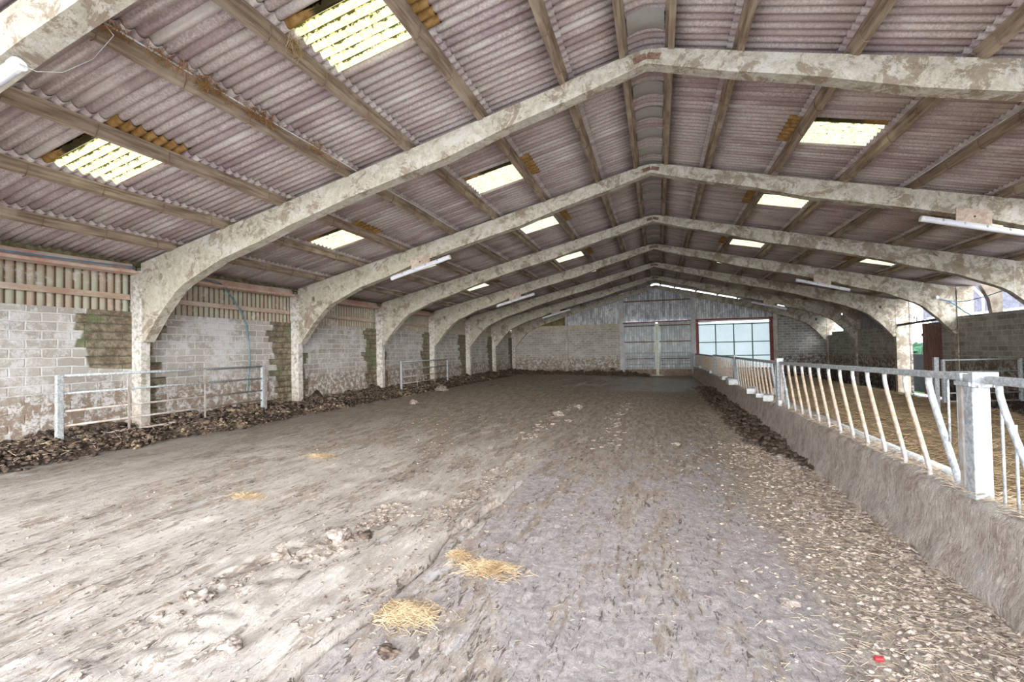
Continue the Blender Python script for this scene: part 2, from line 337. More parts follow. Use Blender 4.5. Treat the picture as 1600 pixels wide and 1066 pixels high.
OCHRE = mat_simple('ochre_overlapped_edge', (.20,.10,.025), (.36,.22,.08), 9, .8, 0, .2)
REDT = mat_simple('bright_red_plastic', (.55,.02,.03), (.70,.04,.05), 9, .4)
def mat_panel():
    m = NM('opal_door_panel', .45); n = m.noise(sc=.9, det=3); c = m.mix(n, (.50,.54,.54), (.66,.69,.69))
    tr = m.n('ShaderNodeBsdfTranslucent'); m.put(tr.inputs[0], c); ms = m.n('ShaderNodeMixShader'); ms.inputs[0].default_value = .45
    m.put(m.b.inputs['Base Color'], c); m.t.links.new(tr.outputs[0], ms.inputs[1]); m.t.links.new(m.b.outputs[0], ms.inputs[2])
    m.t.links.new(ms.outputs[0], m.out.inputs[0]); return m.m
OPAL = mat_panel()

# ================================================================== SETTING
# ---- floor: graded grid with scraped ruts and lumps
def ruts(x, y):
    h = 0.
    wob = .10*math.sin(y*1.3)+.05*math.sin(y*3.1+1)
    for cx, y0, y1, ww, hh in ((-2.35,4.3,8.5,.10,.05),(-2.9,2.2,5.4,.16,.07),
                               (-3.3,1.5,3.8,.12,.05),(-.55,2.2,8.,.03,.012),(-1.0,9.,18.,.10,.03),(-2.6,10.,17.,.18,.04)):
        if y0-.6 < y < y1+.6:
            e = min(1, max(0, (y-y0+.6)/.6))*min(1, max(0, (y1+.6-y)/.6))
            k = math.exp(-((x-cx-wob*.6)/ww)**2)
            h += hh*e*k*(.35+1.3*abs(noise.noise(Vector((x*3, y*5, cx)))))
    if y < 7.6:
        w_ = -1.98+.035*math.sin(y*2.3)+.02*math.sin(y*7.)+(.10 if y > 4.75 else 0)
        brk = min(1, max(0, (y-4.75)/.05)) if y < 5 else 1
        k = 1/(1+math.exp(max(-30, min(30, (x-w_)/.007)))); h += .062*k*min(1, max(0, (7.6-y)/2.))*math.exp(-max(0, w_-x)/1.6)*(.8+.5*noise.noise(Vector((y*2, 0, 0))))
        h -= .07*math.exp(-((x-w_-.014)/.014)**2)*(1 if y < 4.6 else .6)*(1 if y < 6.4 else 0)*(.4 if noise.noise(Vector((y*1.7, 3, 0))) > .25 else 1)
    return h
def lumps(x, y):
    n = noise.noise(Vector((x*1.1, y*.7, 0))); m_ = fbm((x*6, y*4, 2.), 4)
    h = .010*fbm((x*1.5, y*.8, 5.), 3)
    h += max(0, m_-.12)*.045*max(0, .5+n)
    if x > .6:                                       # crumbly litter thickens toward the feed wall
        t = min(1, (x-.6)/1.5); h += t*(.012+.035*abs(fbm((x*7, y*7, 8.), 4)))+t*t*.03*(1 if y < 9 else .6)
    return h
xs = []; x = -10.62
while x < 2.40: xs.append(x); x += .010 if -2.10 < x < -1.80 else (.045 if x > -5 else .075)
xs.append(2.42)
ys = []; y = Y0
while y < GY: ys.append(y); y += max(.035, .012*max(y, 1.0))
ys.append(GY)
b = MB(); nx = len(xs)
for yy in ys:
    for xx in xs: b.v.append((xx, yy, ground(xx)+(ruts(xx, yy)+lumps(xx, yy) if yy > .5 else 0)))
b.f = [(j*nx+i, j*nx+i+1, (j+1)*nx+i+1, (j+1)*nx+i) for j in range(len(ys)-1) for i in range(nx-1)]
tag(b.build('floor', FLOOR, smooth=True, fix=False), kind='structure')
b = MB(); b.box(2.42, 11.2, Y0, 35.2, -.75, -.32); tag(b.build('floor_pen', YARD), kind='structure')
b = MB(); b.box(-90, 90, -60, 120, -1.2, -.8); b.box(-12, 12, -60, Y0-.02, -.8, -.03)
tag(b.build('ground_outside', YARD), kind='structure')

# ---- left wall: blockwork, cladding above
b = MB(); b.box(-10.86, -10.62, Y0, GY+.25, -.3, 2.90); tag(b.build('wall_left', BLK_L), kind='structure')
def corr_y(mb, X, y0, y1, zf0, zf1, pitch=.146, amp=.030, seg=8, thick=.008):
    n = int((y1-y0)/pitch*seg); vs = []
    for i in range(n+1):
        y = y0+(y1-y0)*i/n; xo = amp*(abs(math.sin(math.pi*y/pitch))**.7*2-1)
        z0 = zf0(y) if callable(zf0) else zf0; z1 = zf1(y) if callable(zf1) else zf1
        vs += [(X+xo, y, z0), (X+xo, y, z1)]
    mb.raw(vs, [(2*i, 2*i+2, 2*i+3, 2*i+1) for i in range(n)])
def corr_x(mb, Y, x0, x1, zf0, zf1, pitch=.15, amp=.034, seg=8):
    n = max(2, int((x1-x0)/pitch*seg)); vs = []
    for i in range(n+1):
        x = x0+(x1-x0)*i/n; yo = amp*(1-2*abs(math.sin(math.pi*x/pitch))**.8)
        z0 = zf0(x) if callable(zf0) else zf0; z1 = zf1(x) if callable(zf1) else zf1
        vs += [(x, Y+yo, z0), (x, Y+yo, z1)]
    mb.raw(vs, [(2*i, 2*i+2, 2*i+3, 2*i+1) for i in range(n)])
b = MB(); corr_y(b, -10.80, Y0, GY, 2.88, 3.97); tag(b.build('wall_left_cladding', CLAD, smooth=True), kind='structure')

b = MB(); b.box(-10.95, -10.70, Y0, 35.2, 3.90, 4.10); tag(b.build('trim_2', mat_simple('mossy_eaves_filler', (.10,.09,.04), (.24,.22,.13), 9)), kind='structure')
# ---- right wall
b = MB(); b.box(10.40, 10.60, Y0, 22.0, -.6, 2.86); tag(b.build('wall_right', BLK_R), kind='structure')
b = MB(); b.box(10.46, 10.68, 25.85, 34.0, -.6, 2.72); b.box(10.46, 10.68, 34.0, 35.2, -.6, 2.55)
b.box(10.88, 10.97, 25.50, 25.80, -.6, 3.96)
tag(b.build('wall_right_far', BLK_R), kind='structure')
b = MB(); corr_y(b, 10.62, 25.9, 32.6, 2.70, 3.98); tag(b.build('wall_right_cladding', mat_sheet('dull_grey_cladding', (.22,.20,.21), (.34,.32,.33), (.36,.33,.32)), smooth=True), kind='structure')

# ---- roof (ceiling): overlapping corrugated rows with openings for the rooflights
RL_ROWS = {2: (2.65, 4.0), 5: (6.73, 8.09)}
edges = [0.30, 1.27, 2.65, 4.0, 5.24, 6.73, 8.09, 9.49, 10.95]
holes = [y+2.22+0*S for y in FY[:-1]]                # start of each bay's rooflight, 1.02 m wide
holes = [4.33, 9.42, 13.48, 18.75, 22.9, 27.5, 31.9]
P_, A_ = .146, .027
def wave(y): return .040-.074*abs(math.sin(math.pi*y/P_))**.62
def roofstrip(mb, side, xa, xb, y0, y1, up, seg=8):
    n = max(2, int(round((y1-y0)/P_*seg))); vs = []
    for i in range(n+1):
        y = y0+(y1-y0)*i/n; zo = wave(y)
        za = roof(xa)+zo+up*.020; zb = roof(xb)+zo
        vs += [(side*xa, y, za), (side*xb, y, zb)]
    mb.raw(vs, [(2*i, 2*i+1, 2*i+3, 2*i+2) for i in range(n)])
b = MB()
for side in (-1, 1):
    for k in range(8):
        xa, xb = edges[k]-(.16 if k else 0), edges[k+1]+.02
        up = -1 if k else 0
        if k in (2, 5):
            y = Y0
            for hy in holes:
                h0 = math.floor(hy/P_)*P_; h1 = h0+7*P_
                roofstrip(b, side, xa, xb, y, h0, up); y = h1
            roofstrip(b, side, xa, xb, y, 35.25, up)
        else: roofstrip(b, side, xa, xb, Y0, 35.25, up)
ceil = b.build('ceiling', ROOF, smooth=True, fix=False); tag(ceil, kind='structure')
sol = ceil.modifiers.new('thickness', 'SOLIDIFY'); sol.thickness = .007; sol.offset = 0
# ridge capping: rounded corrugated pieces
b = MB(); n = int((35.25-Y0)/P_*8); prof = [(-.52,.0),(-.36,.03),(-.22,.075),(-.10,.10),(0,.11),(.10,.10),(.22,.075),(.36,.03),(.52,.0)]
vs = []
for i in range(n+1):
    y = Y0+(35.25-Y0)*i/n; zo = wave(y)
    for px_, dz in prof: vs.append((px_, y, roof(.52)+dz+zo+.012))
b.raw(vs, [(i*9+k, i*9+k+1, (i+1)*9+k+1, (i+1)*9+k) for i in range(n) for k in range(8)])
o = b.build('ceiling_ridge_capping', ROOF, smooth=True, fix=False); tag(o, kind='structure')
# plain barrel-shaped ridge crowns
m_ = NM('grey_ridge_cement', .9); n1 = m_.noise(sc=9, det=5, rough=.7); RIDGE = m_.done(m_.mix(n1, (.30,.29,.27), (.48,.46,.43)))
bb = MB()
for y in [Y0+.35+i*.915 for i in range(40)]:
    if y > 34.2: break
    vs = []; NS = 8
    for i in range(NS+1):
        t = i/NS; yy = y+.44*t; bow = -.05*math.sin(math.pi*t)
        for k in range(9):
            a = (k-4)/4; vs.append((a*.25, yy, roof(.25)-.035+.06*(1-a*a)+bow*(1-a*a*.5)))
    bb.raw(vs, [(i*9+k, i*9+k+1, (i+1)*9+k+1, (i+1)*9+k) for i in range(NS) for k in range(8)])
tag(bb.build('ceiling_ridge_crowns', RIDGE, smooth=True, fix=False), kind='structure')

# ---- rooflights
names_pos = ['nearest bay', 'second bay', 'third bay', 'fourth bay', 'fifth bay', 'sixth bay', 'bay by the gable']
for side in (-1, 1):
    for k in (2, 5):
        for i, hy in enumerate(holes):
            h0 = math.floor(hy/P_)*P_; h1 = h0+7*P_
            xa, xb = edges[k]+.05, edges[k+1]-.06
            if side > 0 and project(side*xa, h1, roof(xa))[0] > 1600: continue
            n = 56; vs = []
            for j in range(n+1):
                y = h0-.005+(h1-h0+.01)*j/n; zo = wave(y)
                vs += [(side*xa, y, roof(xa)+zo-.024), (side*xb, y, roof(xb)+zo+.004)]
            bb = MB(); bb.raw(vs, [(2*j, 2*j+1, 2*j+3, 2*j+2) for j in range(n)])
            xc = side*edges[k+1]
            # lower part of the opening closed by the overlapping sheet
            lo = MB(); n2 = 56; vs = []
            for j in range(n2+1):
                y = h0+(h1-h0)*j/n2; zo = wave(y)
                vs += [(side*(edges[k+1]-.10), y, roof(edges[k+1]-.10)+zo-.012), (side*(edges[k+1]+.02), y, roof(edges[k+1]+.02)+zo-.004)]
            o = bb.build('rooflight', RLT, smooth=True, fix=False)
            tag(o, 'dirty yellow corrugated rooflight, %s row, %s slope, %s' % ('upper' if k == 2 else 'lower', 'left' if side < 0 else 'right', names_pos[i]), 'rooflight', 'translucent rooflights')
            lo.raw(vs, [(2*j, 2*j+1, 2*j+3, 2*j+2) for j in range(n2)])
            lp = lo.build('lap_strip', ROOF, o, smooth=True, fix=False); lp['label'] = 'grey cement lap strip'
            for (ya, yb, x0_, x1_, dz) in ((h0, h1, edges[k]-.27, edges[k]+.06, -.026), (h0-.03, h0+.10, edges[k]+.02, edges[k+1]-.04, -.006)):
                ub = MB(); n3 = max(6, int((yb-ya)/P_*8)); vs = []
                for j in range(n3+1):
                    y = ya+(yb-ya)*j/n3; zo = wave(y); vs += [(side*x0_, y, roof(x0_)+zo+dz), (side*x1_, y, roof(x1_)+zo+dz)]
                ub.raw(vs, [(2*j, 2*j+1, 2*j+3, 2*j+2) for j in range(n3)])
                up_ = ub.build('covered_edge', OCHRE, o, smooth=True, fix=False); up_['label'] = 'ochre brown overlapped edge'

# ================================================================== PORTAL FRAMES
def knee_mesh(sx):
    """knee: plate with a round hole through it"""
    out = [(10.36, 2.25), (10.36, 3.92), (9.0, ftop(9.0)), (7.55, ftop(7.55)), (8.23, 3.82), (8.65, 3.64), (9.15, 3.42), (9.38, 3.27), (9.85, 2.80), (10.28, 2.25)]
    bm = bmesh.new(); th = .22
    lay = []
    for yy in (0, th):
        vo = [bm.verts.new((sx*x, yy, z)) for x, z in out]
        vi = [bm.verts.new((sx*(9.80+.055*math.cos(a*math.pi/8)), yy, 3.60+.075*math.sin(a*math.pi/8))) for a in range(16)]
        eo = [bm.edges.new((vo[i], vo[(i+1) % len(vo)])) for i in range(len(vo))]
        ei = [bm.edges.new((vi[i], vi[(i+1) % 16])) for i in range(16)]
        bmesh.ops.triangle_fill(bm, use_beauty=True, edges=eo+ei); lay.append((vo, vi))
    for q in (0, 1):
        a, c = lay[0][q], lay[1][q]; n = len(a)
        for i in range(n): bm.faces.new((a[i], a[(i+1) % n], c[(i+1) % n], c[i]))
    bmesh.ops.recalc_face_normals(bm, faces=bm.faces)
    me = bpy.data.meshes.new('knee'); bm.to_mesh(me); bm.free(); me.materials.append(CON); return me
def make_frame():
    root = empty('portal_frame', (0, FY[0], 0), 'x', 'portal frame', 'concrete portal frames')
    for sx in (-1, 1):
        k = bpy.data.objects.new('knee', knee_mesh(sx)); COL.objects.link(k); k.parent = root
        bb = MB()                                    # diagonal joint fillet on the knee face
        bb.bar((sx*7.60, -.004, ftop(7.6)-.06), (sx*9.15, -.002, 3.44), .012, .006, (0, 1, 0)); bb.bar((sx*9.42, -.003, ftop(9.42)-.04), (sx*9.42, -.002, 3.26), .03, .006, (0, 1, 0))
        bb.build('joint_line', CON, k)
        bb = MB()
        if sx < 0: bb.box(-10.66, -10.365, -.01, .20, -.5, 3.77)
        else: bb.box(10.365, 10.87, -.01, .20, -.5, 3.93)
        bb.build('column', CON, root, bevel=.015)
        bb = MB()                                    # rafter: deep lower web, thinner top lip
        web = [(1.27, AP-SL*1.27-.11), (4.4, ftop(4.4)-.13), (7.69, ftop(7.69)-.14), (8.23, 3.825), (7.6, 4.01), (7.2, 4.12), (6.54, 4.35), (5.15, 4.74), (3.3, 5.18), (2.17, 5.54), (1.15, 5.81)]
        bb.prism([(sx*x, z) for x, z in web], -.006, .225)
        lip = [(1.0, ftop(1.0)), (7.55, ftop(7.55)), (7.69, ftop(7.69)-.145), (4.4, ftop(4.4)-.14), (1.0, ftop(1.0)-.13)]
        bb.prism([(sx*x, z) for x, z in lip], .022, .19)
        bb.build('rafter', CON, root)
    bb = MB(); bb.prism([(-1.3, ftop(1.3)), (-.25, AP-.05), (0, AP-.02), (.25, AP-.05), (1.3, ftop(1.3)), (1.25, 5.775), (.0, 6.15), (-1.25, 5.775)], -.004, .22)
    ap = bb.build('apex_piece', CON, root, bevel=.01)
    bb = MB(); bb.bar((-.19, -.012, 6.205), (-.01, -.012, 6.255), .012, .09, (0, 0, 1)); bb.bar((.01, -.012, 6.255), (.19, -.012, 6.21), .012, .09)
    for q in (-.15, -.05, .05, .15): bb.tube([(q, -.035, 6.235), (q, -.01, 6.235)], .016, 6)
    o = bb.build('apex_bolt_plate', RUST, ap); o['label'] = 'rusty bolted plate at the apex joint'
    return root
FL = ['nearest concrete portal frame, its rafter crossing the top left corner of the view',
      'first full concrete portal frame, large and pale, spanning the whole width of the foreground',
      'concrete portal frame carrying the two nearest complete strip lights, behind the large foreground frame',
      'concrete portal frame without strip lights, between the two right side strip lights',
      'concrete portal frame beside the brown door, with a white lamp on its right knee',
      'concrete portal frame on the far side of the bright door opening at right',
      'concrete portal frame with a fluorescent light, second from the far gable',
      'last concrete portal frame, standing against the far gable wall']
frame0 = make_frame(); frame0['label'] = FL[0]
for i in range(1, 8): copy_tree(frame0, (0, FY[i], 0), FL[i])

# ================================================================== PURLINS
ordn = ['first', 'second', 'third', 'fourth', 'fifth', 'sixth', 'seventh']
rown = ['ridge row', 'second row below the ridge', 'third row below the ridge', 'fourth row below the ridge', 'fifth row below the ridge', 'sixth row below the ridge', 'lowest but one row', 'lowest row above the eaves']
def purlin_mesh(side, k):
    x = PX[k]; L = S-.03; z = ftop(x)+.02; bb = MB(); d = .155; wd = .075
    top = z+.13
    bb.raw([], [])
    pr = [(x-.045, top-.155), (x+.04, top-.175), (x+.045, top-.02), (x-.04, top)]
    n = 4
    bb.raw([(side*a, 0, c) for a, c in pr]+[(side*a, L, c) for a, c in pr], [(0,1,2,3), (7,6,5,4)]+[(i, i+4, (i+1) % 4+4, (i+1) % 4) for i in range(4)])
    bb.raw([(side*(x-.085), 0, top-.01), (side*(x-.04), 0, top-.02), (side*(x-.04), 0, top-.05), (side*(x-.085), 0, top-.035),
            (side*(x-.085), L, top-.01), (side*(x-.04), L, top-.02), (side*(x-.04), L, top-.05), (side*(x-.085), L, top-.035)],
           [(0,1,2,3), (7,6,5,4), (0,4,5,1), (1,5,6,2), (2,6,7,3), (3,7,4,0)])
    return bb.build('purlin', PUR)
def hook_mesh(side, k):
    x = PX[k]; bb = MB(); top = ftop(x)+.15
    bb.tube([(side*(x-.07), 0, top+.03), (side*(x-.074), 0, top-.12), (side*(x-.03), 0, top-.20), (side*(x+.03), 0, top-.20)], .007, 5)
    return bb
for side in (-1, 1):
    for k in range(8):
        proto = None
        for i in range(7):
            ys_ = FY[i]+.11
            if side > 0:
                q = project(PX[k], FY[i+1], ftop(PX[k]))
                if q[0] > 1595 or q[1] < 5: continue
            if side < 0 and k == 0 and i == 0: pass
            lab = 'brown purlin on %s slope, %s, %s bay from the camera' % ('left' if side < 0 else 'right', rown[k], ordn[i])
            if proto is None:
                o = purlin_mesh(side, k); o.location = (0, ys_, 0); proto = o
                tag(o, lab, 'purlin', 'roof purlins')
            else:
                o = proto.copy(); COL.objects.link(o); o.location = (0, ys_, 0); o['label'] = lab
            if i < 2 and k not in (0,):
                for j in range(5):
                    if j == 0 and i == 0: h = hook0 = hook_mesh(side, k).build('hook_bolt', RUST)
                    elif proto is o and j == 0: h = hook0 = hook_mesh(side, k).build('hook_bolt', RUST)
                    else: h = hook0.copy(); COL.objects.link(h)
                    h.parent = o; h.location = (0, .45+j*.92, 0)
# white conduit along the fourth purlin row from the eaves on each slope
for side in (-1, 1):
    bb = MB(); x = 5.24
    pts = [(side*(x-.10), y, ftop(x)+.125+.006*math.sin(y*2.1)) for y in [(.0 if side < 0 else 7.4)+.6*i for i in range(58)] if y < 34.5]
    bb.tube(pts, .010, 6)
    tag(bb.build('cable_conduit', WHITE), 'thin pale conduit running along the %s slope on top of a middle purlin row' % ('left' if side < 0 else 'right'), 'conduit')

# ================================================================== EAVES AND RAILS ON LEFT WALL
for i in range(7):
    y0, y1 = FY[i]+.24, FY[i+1]-.02
    bb = MB(); n = 12; vs = []
    for j in range(n+1):
        t = j/n; y = y0+(y1-y0)*t; sag = -.035*math.sin(math.pi*t)
        for a, c in ((-10.58, 3.70), (-10.44, 3.72), (-10.44, 3.745), (-10.56, 3.76), (-10.60, 3.90), (-10.70, 3.92)): vs.append((a, y, c+sag))
    bb.raw(vs, [(q*6+k, q*6+k+1, (q+1)*6+k+1, (q+1)*6+k) for q in range(n) for k in range(5)])
    o = bb.build('eaves_beam', EAVE, fix=False); s_ = o.modifiers.new('t', 'SOLIDIFY'); s_.thickness = .02
    tag(o, 'faded pink eaves beam above the left cladding, %s bay from the camera' % ordn[i], 'eaves beam', 'eaves beams on the left')
    bb = MB(); bb.box(-10.78, -10.66, y0-.1, y1, 3.17, 3.27); bb.box(-10.68, -10.64, y0-.1, y1, 3.155, 3.175)
    tag(bb.build('sheeting_rail', RAILP), 'pale horizontal rail across the left cladding, %s bay from the camera' % ordn[i], 'rail', 'sheeting rails on the left')
bb = MB(); bb.box(-10.78, -10.66, Y0, FY[0]-.02, 3.17, 3.27)
tag(bb.build('sheeting_rail', RAILP), 'pale sheeting rail behind the nearest frame on the left', 'rail', 'sheeting rails on the left')
bb = MB(); bb.tube([(-10.40, y, 3.83-.06*math.sin(math.pi*(y-2.9)/4.3)) for y in [2.9+.2*i for i in range(22)]]+[(-10.48, 7.16, 3.80)], .012, 6)
tag(bb.build('water_pipe', BLUE), 'thin blue pipe sagging along the pink eaves beam at left', 'pipe')
bb = MB()
hp = [(-10.45, 7.5, 3.80), (-10.45, 8.2, 3.83), (-10.45, 8.9, 3.80), (-10.45, 9.27, 3.72), (-10.45, 9.61, 3.36), (-10.47, 9.9, 3.02), (-10.5, 10.08, 2.54), (-10.5, 10.14, 1.85), (-10.48, 10.05, 1.17), (-10.45, 10.0, .9)]
sm = []
for a in range(len(hp)-1):
    p0, p1, p2, p3 = [Vector(hp[max(0, min(len(hp)-1, a+d))]) for d in (-1, 0, 1, 2)]
    for j in range(5):
        t = j/5; sm.append(.5*((2*p1)+(p2-p0)*t+(2*p0-5*p1+4*p2-p3)*t*t+(3*p1-p0-3*p2+p3)*t**3))
sm.append(Vector(hp[-1])); bb.tube(sm, .022, 8)
tag(bb.build('water_hose', BLUEG), 'grey blue hose looping down the left block wall behind the gate', 'hose')

# ================================================================== LEFT FIELD GATES
def field_gate(name, p0, p1, z0, z1, uprights, label, mat=GALV, small=False, zr=None):
    p0 = Vector(p0); p1 = Vector(p1); d = (p1-p0); L = d.length; rz = math.atan2(d.y, d.x)
    root = empty(name, (p0.x, p0.y, 0), label, 'gate', rz=rz)
    r = .022
    zr = zr or [z0+(z1-z0)*q for q in (0, .21, .44, .72, 1)]
    for i, z in enumerate(zr):
        bb = MB(); bb.tube([(0, 0, z), (L, 0, z)], r if i < len(zr)-1 else r*1.2, 10)
        bb.build('rail', mat if i >= len(zr)-2 else GALVR, root, smooth=True)
    for x in (0, L):
        bb = MB(); bb.box(x-.04, x+.04, -.035, .035, z0-.03, z1+.02); bb.build('stile', mat, root, bevel=.006)
    for x in uprights:
        bb = MB(); bb.box(x-.022, x+.022, -.03, -.022, z0, z1); bb.build('upright', GALVR, root)
    return root
g = field_gate('field_gate', (-10.22, 5.74, 0), (-10.22, 10.30, 0), .47, 1.62, [1.14, 2.82], 'large galvanised five bar gate leaning along the left wall near the foreground')
bb = MB(); bb.box(-.06, .03, -.04, .04, .05, 1.63); bb.build('end_post', GALV, g)
bb = MB(); bb.box(4.58, 4.68, -.02, .10, .2, 1.62); bb.build('end_post', GALVR, g)
field_gate('field_gate', (-10.12, 17.4, 0), (-10.12, 21.9, 0), .40, 1.55, [1.3, 3.0], 'smaller looking galvanised gate farther along the left wall, past the third full frame')
bb = MB(); bb.box(-10.6, -10.5, 16.9, 16.98, .1, 1.2)
tag(bb.build('timber_batten', RUST), 'short reddish batten standing against the left wall before the far gate', 'batten')

# ================================================================== GABLE WALL
b = MB(); b.box(-10.86, -2.35, GY, GY+.2, -.3, 3.46); tag(b.build('wall_gable', BLK_G), kind='structure')
b = MB(); b.box(-9.7, -2.55, GY-.05, GY+.12, 3.46, 3.74); tag(b.build('trim_1', mat_simple('cream_lintel', (.44,.38,.28), (.60,.54,.43), 2.5)), kind='structure')
b = MB(); b.prism([(7.6, -.6), (10.7, -.6), (10.7, ftop(10.7)+.05), (7.6, ftop(7.6)+.05)], GY, GY+.2); tag(b.build('wall_gable_right', mat_blocks('block_gable_right', 'x', .25, 0, base0=(.22,.20,.18), base1=(.38,.35,.32), dirt=(.12,.07,.05), foot=(.05,.035,.03))), kind='structure')
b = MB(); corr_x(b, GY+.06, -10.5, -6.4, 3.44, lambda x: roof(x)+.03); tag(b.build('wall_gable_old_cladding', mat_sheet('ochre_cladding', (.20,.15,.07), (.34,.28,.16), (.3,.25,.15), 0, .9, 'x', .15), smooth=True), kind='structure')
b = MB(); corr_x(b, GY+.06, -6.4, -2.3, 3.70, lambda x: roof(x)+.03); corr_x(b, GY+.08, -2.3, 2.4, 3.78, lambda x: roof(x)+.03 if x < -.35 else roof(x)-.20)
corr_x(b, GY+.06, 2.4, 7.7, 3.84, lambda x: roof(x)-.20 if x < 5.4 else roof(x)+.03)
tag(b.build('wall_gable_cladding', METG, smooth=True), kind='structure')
for x, wd, lab in ((-6.41, .17, 'slim concrete post in the left part of the gable block wall'), (-2.40, .28, 'pale concrete post left of the sheeted double doors'), (2.45, .30, 'pale concrete post between the double doors and white door'), (7.5, .26, 'grey concrete post right of the white panelled door')):
    bb = MB(); bb.prism([(x-wd/2, -.3), (x+wd/2, -.3), (x+wd/2, ftop(x)-.1), (x-wd/2, ftop(x)-.1)], GY-.14, GY+.13)
    tag(bb.build('gable_post', mat_simple('gable_post_concrete', (.40,.35,.30), (.62,.60,.57), 3) if abs(x) > 3 else mat_simple('gable_post_pale', (.48,.47,.47), (.66,.65,.66), 3), bevel=.01), lab, 'post')
bb = MB(); bb.box(-2.2, 2.28, GY-.06, GY, 5.25, 5.34)
tag(bb.build('gable_rail', RUST), 'rusty rail across the dark upper gable cladding', 'rail')
bb = MB(); bb.bar((-2.3, GY-.1, 3.75), (2.3, GY-.1, 3.80), .08, .08); bb.bar((2.6, GY-.1, 3.82), (7.4, GY-.1, 3.80), .08, .10)
tag(bb.build('door_track', REDF), 'faded red sliding door track above the gable doors', 'door track')
bb = MB(); bb.bar((-2.2, GY-.16, 3.66), (7.2, GY-.16, 3.60), .03, .05)
tag(bb.build('door_runner', GALV), 'pale metal runner just below the red gable door track', 'door runner')
# double doors
for x0, x1, nm in ((-2.22, -.10, 'left'), (.16, 2.26, 'right')):
    root = empty('sheeted_door', ((x0+x1)/2, GY-.02, 0), 'grey corrugated steel door leaf, %s of the cream centre post' % nm, 'door')
    W2 = (x1-x0)/2
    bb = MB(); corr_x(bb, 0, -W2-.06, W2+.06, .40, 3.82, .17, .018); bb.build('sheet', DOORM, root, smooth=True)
    for z, h in ((2.38, .07), (1.18, .06), (3.52, .08)):
        bb = MB(); bb.box(-W2, W2, -.075, -.03, z-h/2, z+h/2); bb.build('door_rail', RUST, root)
    bb = MB(); bb.box(-W2-.13, W2+.13, -.04, -.0, -.10, .44); bb.build('kick_board', mat_simple('brown_kick_board', (.24,.17,.12), (.40,.31,.24), 4), root)
    lx0, lx1 = x0+.05, x1-.05
    field_gate('field_gate', (lx0, GY-.28, 0), (lx1, GY-.28, 0), .55, 1.60, [(lx1-lx0)*.62], 'galvanised gate in front of the %s leaf of the sheeted gable doors' % nm, zr=[.55, .80, 1.05, 1.32, 1.60])
bb = MB(); bb.box(-.07, .13, GY-.22, GY-.08, -.02, 3.66); bb.box(-.35, .42, GY-.40, GY+.0, -.03, .05)
tag(bb.build('door_post', POSTW), 'cream painted post between the two sheeted gable doors', 'post')
# white door with green grid
root = empty('panelled_door', (4.98, GY+.02, 0), 'large white panelled gable door with green glazing bars and red frame', 'door')
bb = MB(); bb.box(-2.2, 2.2, -.005, .015, .45, 3.56); bb.build('panel', OPAL, root)
bb = MB()
for x in (-1.12, .02, 1.15): bb.box(x-.03, x+.03, -.05, -.008, .45, 3.5)
for z in (3.46, 2.25, 1.33, .48): bb.box(-2.2, 2.2, -.052, -.008, z-.028, z+.028)
bb.build('green_grid', GREENP, root)
for sx in (-1, 1):
    bb = MB(); bb.box(sx*2.30-.11, sx*2.30+.11, -.07, .03, -.2, 3.88); bb.build('jamb', REDF, root)
bb = MB(); bb.box(-2.2, 2.2, -.03, .0, 3.66, 3.88); bb.build('head_board', WHITE, root)
bb = MB(); bb.box(-2.3, 2.3, -.03, .0, -.4, .46); bb.build('kick_board', mat_simple('grey_kick_sheet', (.36,.36,.38), (.5,.5,.52), 3), root)

# ================================================================== RIGHT SIDE
root = empty('plank_door', (10.70, 23.0, 0), 'weathered reddish brown sliding door at the right, left of the block wall', 'door')
bb = MB()
for i in range(9): bb.box(-.02+.006*(i % 2), .03+.006*(i % 2), -1.1+.235*i, -1.1+.235*i+.228, -.2, 2.74)
bb.build('planks', BROWND, root)
bb = MB(); bb.box(-.06, -.02, -1.1, 1.0, .5, .62); bb.box(-.06, -.02, -1.1, 1.0, 2.2, 2.32); bb.build('ledge', BROWND, root)
bb = MB(); bb.bar((10.56, 21.95, 2.86), (10.45, 25.9, 2.74), .08, .09)
tag(bb.build('door_track', mat_simple('dark_steel_track', (.05,.05,.06), (.13,.12,.13), 5)), 'dark steel beam across the bright opening above the brown door', 'door track')
bb = MB(); bb.tube([(10.5, 24.0, 2.8), (10.5, 24.0, 3.02), (10.5, 24.2, 3.06), (10.5, 24.2, 2.95)], .02, 6)
tag(bb.build('door_hanger', mat_simple('dark_hanger', (.05,.05,.06), (.12,.12,.13), 5)), 'small dark hook standing on the beam in the bright opening', 'hanger')
bb = MB(); bb.prism([(10.95, 4.20), (11.09, 4.00), (11.34, 3.42), (11.40, 2.96), (11.40, -.8), (11.70, -.8), (11.70, 4.0)], 20.96, 21.16)
tag(bb.build('outer_frame', mat_simple('brown_stained_concrete', (.07,.055,.04), (.17,.14,.11), 3)), 'brown stained concrete frame outside, seen above the right block wall', 'frame')
# gate by the right wall
g = field_gate('field_gate', (8.12, 17.15, 0), (10.30, 17.82, 0), .18, 1.40, [.0], 'galvanised pen gate hung in front of the right block wall', zr=[.18, .42, 1.05, 1.40])
bb = MB(); bb.box(7.86, 7.98, 17.05, 17.16, -.3, 1.49)
tag(bb.build('gate_post', GALV, bevel=.008), 'galvanised square post at the left end of the right hand pen gate', 'post')
